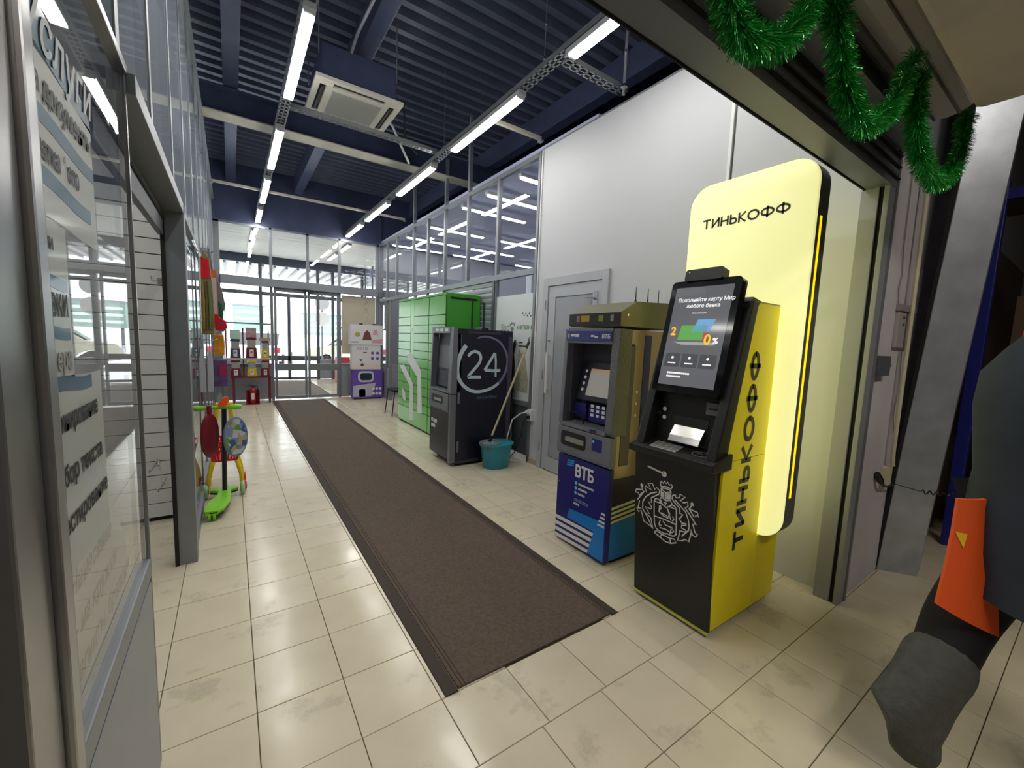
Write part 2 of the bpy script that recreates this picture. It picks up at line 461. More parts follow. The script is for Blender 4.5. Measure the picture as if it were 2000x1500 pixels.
# lower fields
MB().box(2.855, 2.885, 3.80, 4.615, .06, .64).build('lower_panel', mat('dark_grey_lower_panel', (84, 88, 94), .5), w1)
MB().box(2.845, 2.895, 3.80, 4.615, .64, .70).build('transom', ALU, w1, bevel=.003)
pane(w1, GLASS, 2.867, 2.873, 3.80, 4.615, .70, 2.17)
for a, b in ((6.26, 6.905), (8.95, 9.735)):
    MB().box(2.855, 2.885, a, b, .02, .70).build('lower_panel', PANEL, w1)
    pane(w1, GLASS, 2.867, 2.873, a, b, .70, 2.17)
MB().box(2.845, 2.895, 8.90, 8.95, 0, 2.17).build('mullion', ALU, w1)
# posts that carry on up to the roof
for yv, zz in ((6.235, 4.2), (7.61, 4.5), (5.46, 4.5), (9.76, 4.5)):
    MB().box(2.85, 2.90, yv - .025, yv + .025, 3.47, zz).build('roof_post', NAVY if yv > 9 else GALV, w1)

# ---- roller shutter in the partition (door_3)
d3 = struct('door_3', (2.87, 5.5, 0))
SH = mat('grey_shutter_slat', (150, 153, 158), .4, .3)
z = .02
sm = MB().prism([(0, 0), (.008, .012), (.012, .035), (.008, .058), (0, .07), (.016, .07), (.016, 0)], 'y', 4.68, 6.2)
sm = MB().prism([(.016, 0), (.004, .006), (0, .035), (.004, .064), (.016, .07)], 'y', 4.68, 6.2).mesh('shutter_slat', SH)
while z < 2.13:
    o = link('shutter_slat', sm, d3); o.location = (2.862, 0, z); o.matrix_parent_inverse = wmat(d3).inverted(); z += .0745
MB().box(2.83, 2.90, 4.64, 4.69, 0, 2.17).box(2.83, 2.90, 6.19, 6.24, 0, 2.17).build('guide_rail', ALU_D, d3)

# ---- shop behind the right partition
sc = struct('ceiling_shop', (5.3, 6, 3.5))
LAV = mat('lavender_grey_ceiling', (190, 194, 226), .6)
MB().box(2.90, 12, 2.98, 9.8, 3.50, 3.55).build('ceiling_sheet', LAV, sc)
MB().box(2.96, 12, 2.9, 2.98, 0, 3.5).build('shop_partition', MATS['shop_wall'], sc)
wbs = struct('wall_back_shop', (7, 9.8, 0))
MB().box(2.90, 12, 9.78, 9.86, 2.75, 3.50).build('wall_panel', MATS['shop_wall'], wbs)
MB().box(5.4, 12, 9.78, 9.86, 0, 2.75).build('wall_panel', MATS['shop_wall'], wbs)
w6 = struct('window_6', (4.1, 9.8, 0))
for xv in (2.93, 3.75, 4.55, 5.37): MB().box(xv - .03, xv + .03, 9.78, 9.86, 0, 2.75).build('mullion', ALU, w6)
for a, b in ((2.96, 3.72), (3.78, 4.52), (4.58, 5.34)):
    MB().box(a, b, 9.80, 9.84, 0, .75).build('lower_panel', PANEL, w6); pane(w6, GLASS, a, b, 9.817, 9.823, .75, 2.75)
w7 = struct('window_7', (-1.7, 9.8, 0))
for xv in (-3.17, -2.4, -1.6, -.85, -.27): MB().box(xv - .03, xv + .03, 9.78, 9.86, 0, 3.46).build('mullion', ALU, w7)
for a, b in ((-3.14, -2.43), (-2.37, -1.63), (-1.57, -.88), (-.82, -.30)):
    MB().box(a, b, 9.80, 9.84, 0, .75).build('lower_panel', PANEL, w7); pane(w7, GLASS, a, b, 9.817, 9.823, .75, 3.46)
# ---- far glass front (window_2), Y = 9.8
w2 = struct('window_2', (1.3, 9.8, 0))
for xv, wd in ((-.19, .10), (.70, .05), (1.37, .05), (2.0, .05), (2.83, .09)):
    MB().box(xv - wd / 2, xv + wd / 2, 9.76, 9.84, (2.45 if abs(xv - 1.37) < .01 else 0), 3.46).build('mullion', ALU, w2, bevel=.003)
MB().box(-.24, 2.88, 9.76, 9.84, 3.42, 3.46).build('top_rail', ALU, w2)
XS = [-.14, .675, .725, 1.345, 1.395, 1.975, 2.025, 2.785]
for i in range(0, 8, 2):
    pane(w2, GLASS, XS[i], XS[i + 1], 9.797, 9.803, 2.45, 3.42)
for a, b in ((-.14, .675), (2.025, 2.785)):
    MB().box(a, b, 9.78, 9.82, .02, .70).build('lower_panel', PANEL, w2)
    MB().box(a, b, 9.77, 9.83, .70, .755).build('transom', ALU, w2, bevel=.003)
    MB().box(a, b, 9.785, 9.815, 1.535, 1.565).build('glazing_bar', ALU, w2)
    pane(w2, GLASS, a, b, 9.797, 9.803, .755, 1.535)
    pane(w2, GLASS, a, b, 9.797, 9.803, 1.565, 2.29)
# ---- automatic sliding door (door_2)
d2 = struct('door_2', (1.35, 9.76, 0))
MB().box(-.14, 2.80, 9.64, 9.775, 2.29, 2.45).build('operator_cover', ALU, d2, bevel=.008)
MB().box(1.26, 1.46, 9.60, 9.66, 2.25, 2.30).build('motion_sensor', BLACK, d2, bevel=.006)
for a, b in ((.735, 1.335), (1.355, 1.975)):
    lf = MB().box(a, a + .045, 9.72, 9.76, .02, 2.29).box(b - .045, b, 9.72, 9.76, .02, 2.29).box(a + .045, b - .045, 9.72, 9.76, .02, .08).box(a + .045, b - .045, 9.72, 9.76, 2.22, 2.29).box(a + .045, b - .045, 9.715, 9.765, .61, .75).build('door_leaf', ALU, d2, bevel=.003)
    MB().box(a + .045, b - .045, 9.737, 9.743, .08, .61).build('glass_pane', GLASS, lf)
    MB().box(a + .045, b - .045, 9.737, 9.743, .75, 2.22).build('glass_pane', GLASS, lf)
MB().lathe([(.022, 0), (.022, .03)], (1.345, 9.70, .06), 12, axis='y').build('floor_lock', CHROME, d2)

# ---- left glazed wall (window_3), X = -0.22
w3 = struct('window_3', (-.22, 2.3, 0))
# near column of the shopfront
MB().box(-.30, -.215, .70, .80, 0, 2.5).build('shutter_jamb', ALU_BR, w3, bevel=.004)
MB().box(-.30, -.205, .805, .845, 0, 2.5).build('jamb_profile', ALU_BR, w3, bevel=.006)
MB().box(-.30, -.212, .845, .875, 0, 3.80).build('jamb_profile', ALU, w3, bevel=.004)
MB().box(-.25, -.219, .875, 1.60, .645, .70).build('sill_rail', ALU, w3, bevel=.004)
MB().box(-.25, -.224, .875, 1.60, .625, .645).build('sill_seal', DARK, w3)
MB().box(-.25, -.221, .875, 1.60, .01, .625).build('lower_panel', PANEL, w3)
MB().box(-.230, -.2195, 1.590, 1.602, .01, 2.09).build('edge_profile', ALU_BR, w3, bevel=.003)
pane(w3, GLASSL, -.238, -.230, .875, 1.585, .70, 2.09)
# lintel over the opening and far post
MB().box(-.30, -.20, 1.605, 3.06, 2.035, 2.09).build('lintel', ALU, w3, bevel=.004)
MB().box(-.315, -.29, 1.605, 3.0, 1.90, 2.035).build('door_track', ALU_D, w3, bevel=.004)
MB().box(-.29, -.284, 1.605, 3.0, 1.985, 2.0).build('track_gap', RUBBER, w3)
MB().box(-.245, -.216, .875, 1.605, 2.08, 2.105).build('lintel', ALU_BR, w3, bevel=.004)
MB().box(-.30, -.20, 3.0, 3.10, 0, 2.09).build('post', ALU, w3, bevel=.004)
MB().box(-.305, -.285, 2.99, 3.02, 0, 2.0).build('rubber_seal', RUBBER, w3)
LY = [.875, 1.55, 2.14, 2.86, 3.56, 4.30, 5.05, 5.80, 6.55, 7.30, 8.05, 8.80, 9.70]
for yv in LY[1:-1]:
    MB().box(-.262, -.224, yv - .022, yv + .022, 2.105, 3.80).build('mullion', ALU, w3)
for i in range(len(LY) - 1):
    pane(w3, GLASSU, -.235, -.229, LY[i] + .022, LY[i + 1] - .022, 2.10, 3.79)
    MB().box(-.26, -.20, LY[i], LY[i + 1], 3.79, 3.85).build('top_rail', ALU, w3)
for i in range(4, len(LY) - 1):
    a = 3.10 if i == 4 else LY[i] + .022
    pane(w3, GLASSL, -.235, -.229, a, LY[i + 1] - .022, .08, 2.06)
    MB().box(-.25, -.21, a, LY[i + 1], .0, .08).build('bottom_rail', ALU, w3)
    MB().box(-.25, -.21, a, LY[i + 1], 2.06, 2.10).build('transom', ALU, w3)
    if i > 4: MB().box(-.262, -.224, LY[i] - .022, LY[i] + .022, .08, 2.06).build('mullion', ALU, w3)
# slat wall inside the left shop
sw = struct('wall_slat', (-1.5, 3.82, 0))
SL = mat('white_slatboard', (214, 214, 214), .35)
sl_me = MB().box(-2.9, -.36, 3.80, 3.818, 0, .098).mesh('slat_board', SL, bevel=.003)
for k in range(22):
    o = link('slat_board', sl_me, sw); o.location = (0, 0, .03 + k * .104)
MB().box(-2.9, -.36, 3.818, 3.84, 0, 2.36).build('backing_board', RUBBER, sw)
MB().box(-3.2, -.24, 3.84, 3.90, 0, 4.5).build('partition', WHITEWALL, sw)
MB().box(-.36, -.30, 3.79, 3.85, 0, 2.36).build('end_trim', ALU, sw)

# ---- vestibule behind the sliding door
vs_ = struct('ceiling_vestibule', (1.3, 11, 3.3))
VC = mat('cream_ceiling_panel', (222, 218, 205), .5)
pm = MB().box(-1.2, 4.6, 0, .325, 3.48, 3.495).mesh('ceiling_panel', VC)
for k in range(11):
    o = link('ceiling_panel', pm, vs_); o.location = (0, 9.87 + .335 * k, 0); o.matrix_parent_inverse = wmat(vs_).inverted()
MB().box(-1.3, 4.7, 9.86, 13.8, 3.51, 3.56).build('ceiling_void', DARK, vs_)
for xv in (.9, 1.5):
    MB().box(xv, xv + .012, 9.87, 13.6, 3.474, 3.48).build('ceiling_rail', WHITE, vs_)
MB().box(-1.35, -1.3, 9.86, 13.8, 0, 3.5).build('wall_vestibule', MATS['shop_wall'])['kind'] = 'structure'
o = struct('window_5', (3.57, 11.6, 0))
for yv in (9.95, 10.9, 11.9, 12.9, 13.7):
    MB().box(3.55, 3.60, yv - .025, yv + .025, 0, 3.48).build('mullion', ALU, o)
for a, b in ((9.975, 10.875), (10.925, 11.875), (11.925, 12.875), (12.925, 13.675)):
    pane(o, GLASSU, 3.572, 3.578, a, b, .05, 3.44)
MB().box(2.9, 3.6, 9.86, 9.9, 0, 3.44).build('wall_return', PANEL, o)
w4 = struct('window_4', (1.3, 13.8, 0))
OY = 13.8
MB().box(-1.3, 4.7, OY - .06, OY + .06, 3.28, 3.70).build('header_beam', mat('slate_blue_steel', (92, 98, 116), .5), w4)
for xv in (-1.2, -.25, .72, 2.20, 2.62, 3.5):
    MB().box(xv - .04, xv + .04, OY - .04, OY + .04, 0, 3.28).build('mullion', ALU_D, w4)
MB().box(-1.2, 3.5, OY - .03, OY + .03, 2.42, 2.52).build('transom', ALU_D, w4)
MB().box(.76, 2.16, OY - .03, OY + .03, .58, .72).build('door_rail', ALU_D, w4)
MB().box(.76, 2.16, OY - .03, OY + .03, .02, .08).build('door_rail', ALU_D, w4)
MB().box(1.38, 1.46, OY - .03, OY + .03, .02, 2.42).build('door_stile', ALU_D, w4)
MB().box(2.24, 3.5, OY - .02, OY + .02, .02, .62).build('lower_panel', PANEL, w4)
MB().box(-1.2, .68, OY - .02, OY + .02, .02, .62).build('lower_panel', PANEL, w4)
for a, b in ((-1.16, -.29), (-.21, .68), (.76, 1.38), (1.46, 2.16), (2.24, 2.58), (2.66, 3.46)):
    pane(w4, GLASS, a, b, OY - .003, OY + .003, .72, 2.42)
    pane(w4, GLASS, a, b, OY - .003, OY + .003, 2.52, 3.28)
# canopy outside
cn = MB().box(-4, 8, 13.9, 16.6, 3.30, 3.34).build('ceiling_canopy', mat('canopy_sheet', (214, 208, 200), .5)); cn['kind'] = 'structure'
rm = MB().box(-.03, .03, 13.95, 16.5, 3.24, 3.30).mesh('canopy_rib', mat('canopy_rib_grey', (150, 146, 144), .5))
for k in range(36):
    o = link('canopy_rib', rm, cn); o.location = (-3.4 + .30 * k, 0, 0)
# snowy ground outside
SNOW = mat('snow', (240, 244, 250), .7, var=.04, vscale=2, bump=.4, bscale=3)
MB().box(-40, 45, 13.86, 90, -.25, -.06).build('ground', SNOW)['kind'] = 'structure'
# ================================================================== LIGHT FITTINGS AND CEILING SERVICES
LBODY = mat('white_light_housing', (210, 212, 214), .4, .3)
def linear_light(x0, x1, y0, y1, z, label, group, m=LEDM, w=.07):
    t = thing('linear_light', ((x0 + x1) / 2, (y0 + y1) / 2, z), label, 'light', group)
    along_y = (y1 - y0) > (x1 - x0)
    if along_y:
        MB().box(x0 - .004, x1 + .004, y0 - .05, y1 + .05, z + .018, z + .06).build('housing', LBODY, t, bevel=.004)
        MB().box(x0, x1, y0, y1, z, z + .0175).build('diffuser', m, t)
        for yy in (y0 - .03, y1 + .012):
            MB().box(x0 - .002, x1 + .002, yy, yy + .018, z + .002, z + .0175).build('end_cap', LBODY, t)
    else:
        MB().box(x0 - .03, x1 + .03, y0 - .004, y1 + .004, z + .018, z + .06).build('housing', LBODY, t)
        MB().box(x0, x1, y0, y1, z, z + .0175).build('diffuser', m, t)
    return t
ordn = ['nearest', 'second nearest', 'third nearest', 'fourth nearest', 'farthest']
for i, (a, b) in enumerate(((1.5, 2.72), (3.27, 4.47), (5.23, 6.45), (6.97, 8.20), (8.70, 9.68))):
    linear_light(.45, .52, a, b, 3.5, '%s linear lamp of the left ceiling row, above the runner mat' % ordn[i], 'linear lamps of the left ceiling row')
for i, (a, b) in enumerate(((1.26, 2.50), (3.19, 4.47), (5.06, 6.33), (6.86, 8.10), (8.46, 9.65))):
    linear_light(2.105, 2.175, a, b, 3.5, '%s linear lamp of the right ceiling row, above the cash machines' % ordn[i], 'linear lamps of the right ceiling row')
SHL = emis('lit_shop_diffuser', (250, 251, 255), 7.5)
rown = {4.30: 'first', 5.09: 'second', 5.81: 'third', 7.18: 'fourth', 8.22: 'fifth', 9.11: 'last'}
for yv in (4.30, 5.09, 5.81, 7.18, 8.22, 9.11):
    for (a, b) in ((2.96, 4.1), (4.4, 5.5), (6.2, 7.4), (8.2, 9.4)):
        linear_light(a, b, yv - .03, yv + .03, 3.36, 'crosswise shop lamp behind the right glass, %s row, %s the glass' % (rown[yv], {2.96: 'next to', 4.4: 'a little away from', 6.2: 'well away from', 8.2: 'deepest and farthest from'}[a]), 'crosswise strip lamps in the shop behind the glass', SHL)
linear_light(-1.2, -1.13, 1.9, 3.2, 3.05, 'strip lamp inside the left shop in front of the slat wall', None)
VL = emis('lit_vestibule_diffuser', (255, 253, 246), 8)
for a, b, n_ in ((10.1, 11.1, 'nearer'), (11.5, 12.5, 'farther')):
    linear_light(.40, .47, a, b, 3.41, '%s strip lamp on the left of the vestibule ceiling' % n_, 'vestibule strip lamps', VL)
    linear_light(2.25, 2.32, a, b, 3.41, '%s strip lamp on the right of the vestibule ceiling' % n_, 'vestibule strip lamps', VL)

# perforated trays the lamps hang on
PERF = mat('galvanised_tray', (165, 168, 172), .4, .7)
def perforate(m):
    nt = m.node_tree; N = nt.nodes; L = nt.links; b = N['Principled BSDF']
def tray(name, p0, p1, w, label, group):
    # shallow U tray with a row of real slots along its bottom
    t = thing(name, ((p0[0] + p1[0]) / 2, (p0[1] + p1[1]) / 2, p0[2]), label, 'cable tray', group)
    p0 = Vector(p0); p1 = Vector(p1); L_ = (p1 - p0).length; d = (p1 - p0).normalized(); s = Vector((-d.y, d.x, 0)); up = Vector((0, 0, 1))
    mb = MB(); n = int(L_ / .07); st = L_ / n
    for sg in (-1, 0, 1):
        wd = .14 * w if sg else .12 * w
        c = (p0 + p1) / 2 + s * sg * (w / 2 - .07 * w)
        mb.obox(c, d * L_ / 2, s * wd / 2, up * .001)
    for i in range(n + 1):
        c = p0 + d * (st * i)
        mb.obox(c, d * .012, s * w / 2, up * .001)
    for sg in (-1, 1):
        c = (p0 + p1) / 2 + s * sg * w / 2 + up * .02
        mb.obox(c, d * L_ / 2, s * .001, up * .02)
    mb.build('perforated_channel', PERF, t)
    return t
tray('cable_tray', (.485, 1.0, 3.565), (.485, 9.7, 3.565), .09, 'perforated steel tray carrying the left row of ceiling lamps', 'perforated trays')
tray('cable_tray', (2.14, 1.0, 3.565), (2.14, 9.7, 3.565), .09, 'perforated steel tray carrying the right row of ceiling lamps', 'perforated trays')
tray('cable_tray', (2.19, 2.66, 3.565), (2.86, 2.66, 3.565), .09, 'short perforated cross tray resting on the right wall top, nearest to the shutter', 'cross trays')
tray('cable_tray', (.53, 4.86, 3.60), (2.09, 4.86, 3.60), .07, 'perforated cross tray just behind the ceiling air conditioner', 'cross trays')
for (p0, p1, lb) in (((2.20, 3.79, 3.60), (2.84, 3.79, 3.60), 'thin galvanised rail from the right lamp row to the corner of the white wall'),
                     ((-.19, 8.05, 3.66), (2.84, 8.05, 3.66), 'thin pale rail crossing the corridor near the entrance doors')):
    t = thing('support_rail', tuple((Vector(p0) + Vector(p1)) / 2), lb, 'rail', 'support rails')
    MB().obox((Vector(p0) + Vector(p1)) / 2, ((p1[0] - p0[0]) / 2, 0, 0), (0, .02, 0), (0, 0, .018)).build('rail', PALE, t, bevel=.004)
    for q in (p0, p1):
        MB().box(q[0] - .02, q[0] + .02, q[1] - .03, q[1] + .03, q[2] - .035, q[2] - .016).build('clamp', GALV, t)
# threaded rods
for (x, y, z0, z1, r, lb) in ((2.75, 2.55, 3.47, 4.2, .012, 'steel rod hanger standing on the right wall top beside the cross tray'),
                              (.485, 2.95, 3.6, 4.5, .003, 'thin wire hanger of the left lamp row'), (2.14, 2.85, 3.6, 4.5, .003, 'thin wire hanger of the right lamp row near the cross tray'),
                              (2.14, 4.75, 3.6, 4.5, .003, 'thin wire hanger of the right lamp row beside the air conditioner')):
    t = thing('hanger_rod', (x, y, z0), lb, 'hanger')
    MB().tube([(x, y, z0), (x, y, z1)], r, 8).build('rod', GALV, t)
    MB().lathe([(r * 2 + .004, 0), (r * 2 + .004, .02)], (x, y, z0 + .06), 6).build('nut', CHROME, t)
    MB().lathe([(r * 2 + .004, 0), (r * 2 + .004, .02)], (x, y, z0 + .32), 6).build('nut', CHROME, t)

# cassette air conditioner
AX0, AX1, AY0, AY1, AZ = .69, 1.49, 4.30, 5.10, 3.70
ac = thing('cassette_air_conditioner', (1.09, 4.7, AZ), 'square white cassette air conditioner hanging from the ceiling between the lamp rows', 'air conditioner')
ACW = mat('warm_white_plastic', (226, 222, 212), .35)
m_, g_ = .12, .035
mb = MB()
mb.box(AX0, AX1, AY0, AY0 + .05, AZ, AZ + .03).box(AX0, AX1, AY1 - .05, AY1, AZ, AZ + .03).box(AX0, AX0 + .05, AY0 + .05, AY1 - .05, AZ, AZ + .03).box(AX1 - .05, AX1, AY0 + .05, AY1 - .05, AZ, AZ + .03)
for a, b, c, d in ((AX0 + .11, AX1 - .11, AY0 + .11, AY0 + .17), (AX0 + .11, AX1 - .11, AY1 - .17, AY1 - .11), (AX0 + .11, AX0 + .17, AY0 + .17, AY1 - .17), (AX1 - .17, AX1 - .11, AY0 + .17, AY1 - .17)):
    mb.box(a, b, c, d, AZ - .004, AZ + .03)
for cx, cy in ((AX0 + .05, AY0 + .05), (AX1 - .16, AY0 + .05), (AX0 + .05, AY1 - .16), (AX1 - .16, AY1 - .16)):
    mb.box(cx, cx + .11, cy, cy + .06 if cy < 4.6 else cy + .11, AZ - .002, AZ + .03)
mb.build('fascia', ACW, ac)
MB().box(AX0 + .17, AX1 - .17, AY0 + .17, AY1 - .17, AZ - .008, AZ + .02).build('grille', mat('grey_mesh_filter', (168, 168, 164), .7, var=.06, vscale=180), ac)
for a, b, c, d in ((AX0 + .16, AX1 - .16, AY0 + .052, AY0 + .108), (AX0 + .16, AX1 - .16, AY1 - .108, AY1 - .052), (AX0 + .052, AX0 + .108, AY0 + .16, AY1 - .16), (AX1 - .108, AX1 - .052, AY0 + .16, AY1 - .16)):
    s_ = MB().box(a, b, c, d, AZ + .022, AZ + .03).build('outlet_slot', BLACK, ac)
    if b - a > d - c: MB().box(a + .01, b - .01, (c + d) / 2 - .012, (c + d) / 2 + .008, AZ + .006, AZ + .012).build('louvre', DARK, s_)
    else: MB().box((a + b) / 2 - .012, (a + b) / 2 + .008, c + .01, d - .01, AZ + .006, AZ + .012).build('louvre', DARK, s_)
MB().box(AX0 + .06, AX1 - .06, AY0 + .06, AY1 - .06, AZ + .03, AZ + .34).build('casing', NAVY, ac, bevel=.01)
for cx in (AX0 + .04, AX1 - .04):
    for cy in (AY0 + .1, AY1 - .1):
        MB().tube([(cx, cy, AZ + .25), (cx, cy, 4.5)], .006, 6).build('hanger', GALV, ac)
MB().tube([(AX1 - .05, AY1 - .1, AZ + .2), (AX1 + .15, AY1 + .02, AZ + .18), (AX1 + .28, AY1 + .12, AZ + .05), (AX1 + .42, AY1 + .18, AZ - .13)], .013, 8).build('drain_hose', WHITE, ac, smooth=True)
MB().tube([(AX1 - .05, AY1 - .3, AZ + .3), (AX1 + .25, AY1 - .1, AZ + .32), (AX1 + .33, AY1 + .1, AZ + .1), (2.02, 5.3, 3.72)], .010, 8).build('pipe', RUBBER, ac, smooth=True)
# conduit under the middle purlin
t = thing('ceiling_conduit', (1.1, 4, 4.4), 'thin pale conduit running under the middle roof beam to the air conditioner', 'conduit')
MB().tube([(1.06, 1.2, 4.18), (1.06, 3.6, 4.18), (1.02, 4.2, 4.12), (1.0, 4.45, 4.0)], .014, 8).build('pipe', GALV, t, smooth=True)
EMB = [ [(-96,595),(-94,513),(-91,471),(-81,449),(-56,440),(-25,440),(-13,447),(5,445),(26,450),(37,463),(38,501),(36,594),(13,597),(-8,596),(-23,585),(-41,592),(-53,596),(-96,595)], [(-92,513),(-27,517),(37,516)], [(-55,679),(-54,635),(-30,621),(-18,623),(-3,634),(3,679),(-4,685),(-28,686),(-55,679)], [(-55,676),(-29,663),(-28,625)], [(-29,663),(3,678)], [(-47,662),(-47,635)], [(-40,661),(-39,631)], [(-21,663),(-20,630)], [(-14,665),(-13,633)], [(-7,668),(-6,635)], [(-54,685),(-61,704),(-53,717),(-44,708),(-35,723),(-26,712),(-17,723),(-8,711),(4,717),(10,709),(3,693),(-19,696),(-37,694),(-54,685)], [(-48,634),(-60,619),(-47,596)], [(-3,632),(12,617),(-8,594)], [(-38,608),(-19,608)], [(-28,608),(-27,595)], [(-94,596),(-91,607),(-79,615),(-63,610),(-56,598)], [(-2,598),(10,611),(27,609),(35,598)], [(-218,605),(-211,622),(-180,629),(-160,627),(-180,606),(-190,594),(-200,605),(-218,605)], [(-160,626),(-203,565),(-189,564),(-199,522),(-178,524),(-209,513),(-195,497),(-178,512),(-160,457),(-140,454),(-100,438),(-115,493),(-128,500),(-148,509),(-125,512),(-152,543),(-116,542),(-109,553),(-133,579),(-113,580),(-114,606),(-67,642),(-64,662),(-83,673),(-92,658),(-109,687),(-136,678),(-114,648),(-151,659),(-155,646),(-143,624)], [(-80,649),(-117,630),(-150,599),(-169,563),(-168,525),(-144,499),(-120,465),(-104,439)], [(-177,650),(-170,630)], [(28,672),(11,660),(10,644),(24,630),(53,611),(56,593),(51,583),(73,584),(57,559),(52,556),(67,538),(92,543),(92,535),(67,525),(67,511),(90,510),(87,498),(54,492),(57,480),(47,437),(75,447),(87,460),(108,456),(120,509),(117,524),(126,501),(142,495),(152,515),(139,517),(126,557),(145,561)], [(28,672),(31,657),(51,664),(53,683),(82,677),(55,649),(74,645),(96,658),(98,636),(83,622),(114,592),(142,561)], [(102,627),(133,594),(141,607),(154,602),(148,623),(102,627)], [(26,644),(58,623),(87,602),(102,568),(108,531),(104,513),(69,468)], [(119,650),(108,631)], [(-92,421),(-78,436),(-56,431),(-6,427),(29,434),(40,420),(7,402),(-24,399),(-58,410),(-92,421)], [(-43,428),(-58,410)], [(3,425),(8,404)], [(-62,576),(-65,547),(-39,534),(-12,531),(-1,560),(-16,585)], [(-16,585),(6,527)], [(-65,575),(-56,584),(-53,571),(-62,557)], [(-66,484),(-56,462),(-19,466),(5,460),(22,470)], [(-39,506),(-26,489),(16,490),(25,471)], [(14,552),(23,540),(15,525)], [(10,484),(2,450)], [(-57,502),(-63,477),(-47,477)], [(-52,546),(-15,541)] ]
# ================================================================== RUNNER MAT
RUG = mat('brown_ribbed_carpet', (100, 86, 75), .95, var=.22, vscale=70, bump=.9, bscale=220)
RUGE = mat('dark_brown_rubber_edge', (58, 48, 41), .8, var=.1, vscale=40)
t = thing('runner_mat', (1.16, 5.4, 0), 'long brown carpet runner leading over the tiles to the sliding doors', 'mat')
MB().box(.72, 1.60, 1.352, 9.55, .0, .009).build('pile', RUG, t)
MB().prism([(.66, 0), (.715, 0), (.715, .008), (.665, .004)], 'y', 1.342, 9.56).build('edge_strip', RUGE, t)
MB().prism([(1.655, 0), (1.605, 0), (1.605, .008), (1.65, .004)], 'y', 1.342, 9.56).build('edge_strip', RUGE, t)
for x in (.735, .75, 1.572, 1.587):
    MB().box(x, x + .005, 1.352, 9.55, .009, .0105).build('border_groove', RUGE, t)

# ================================================================== YELLOW CASH MACHINE AND ITS LIGHT SIGN
YEL = mat('yellow_lacquer', (248, 232, 10), .4, var=.02)
BLK = mat('black_satin_lacquer', (24, 24, 25), .42, var=.05, vscale=30)
INK = mat('black_print', (26, 26, 28), .5)
GINK = mat('dark_grey_print', (74, 72, 70), .5)
WINK = mat('white_print', (222, 222, 220), .5)
Y0, Y1 = .98, 1.42
tk = thing('cash_machine', (2.1, 1.2, 0), 'black-fronted cash machine with yellow sides and a tilted touch screen', 'cash machine')
# side panels (yellow), two pieces with a seam
side_up = [(1.884, .875), (1.900, .96), (2.052, 1.625), (2.275, 1.625), (2.275, .875)]
side_lo = [(1.880, .03), (1.880, .80), (1.884, .872), (2.275, .872), (2.275, .03)]
for ya, yb in ((Y0, Y0 + .012), (Y1 - .012, Y1)):
    MB().prism(side_up, 'y', ya, yb).build('side_panel', YEL, tk, bevel=.001)
    MB().prism(side_lo, 'y', ya, yb).build('side_panel', YEL, tk, bevel=.001)
# inner body
MB().prism([(1.888, .03), (1.818, .84), (1.90, .86), (2.0, 1.15), (2.055, 1.62), (2.27, 1.62), (2.27, .03)], 'y', Y0 + .012, Y1 - .012).build('body', BLK, tk)
MB().box(1.89, 2.27, Y0 + .02, Y1 - .02, 0, .03).build('plinth', RUBBER, tk)
MB().prism([(1.872, .032), (1.80, .842), (1.82, .842), (1.89, .032)], 'y', Y0 - .002, Y1 + .002).build('safe_door', BLK, tk, bevel=.003)
MB().box(1.868, 1.884, Y0, Y1, .016, .028).build('trim_line', mat('yellow_green_trim', (196, 196, 90), .4), tk)
MB().box(2.04, 2.275, Y0 + .001, Y1 - .001, 1.62, 1.632).build('top_cover', mat('olive_top', (150, 140, 30), .4), tk)
# shelf with keypad
MB().prism([(1.765, .845), (1.765, .88), (1.90, .915), (1.93, .915), (1.93, .84), (1.80, .838)], 'y', Y0 - .012, Y1 + .02).build('shelf', BLK, tk, bevel=.004)
MB().obox((1.826, 1.255, .8972), (.036, 0, .0093), (0, .075, 0), (-.0004, 0, .0016)).build('keypad', mat('steel_keypad', (186, 186, 182), .35, .6), tk)
kp = [c for c in tk.children if c.name.startswith('keypad')][0]
for i in range(4):
    for j in range(4):
        cx = 1.802 + i * .016
        MB().obox((cx, 1.20 + j * .036, .8992 + (cx - 1.826) * .26), (.0055, 0, .0014), (0, .013, 0), (0, 0, .0012)).build('key', mat('brushed_key', (150, 150, 148), .35, .6), kp)
pts = [(.040 * math.cos(a), .024 * math.sin(a)) for a in [2 * PI * k / 20 for k in range(21)]]
MB().ribbon(pts, .003, (1.835, 1.075, .8985), (0, -1, 0), (.967, 0, .25), (-.25, 0, .967)).ribbon([(-.015, 0), (0, .008), (.015, 0)], .003, (1.835, 1.075, .8985), (0, -1, 0), (.967, 0, .25), (-.25, 0, .967)).build('contactless_mark', mat('grey_mark', (150, 150, 150), .5), tk)
# side cheeks of the head
cheek = [(1.795, .885), (2.000, 1.630), (2.075, 1.630), (2.055, 1.612), (1.915, .985), (1.90, .885)]
for ya, yb in ((Y0 - .002, Y0 + .045), (Y1 - .045, Y1 + .002)):
    c_ = MB().prism(cheek, 'y', ya, yb).build('cheek', BLK, tk, bevel=.006)
MB().prism([(2.03, 1.60), (2.10, 1.635), (2.02, 1.65), (1.985, 1.60)], 'y', Y0 + .01, Y1 - .01).build('head_cap', BLK, tk)
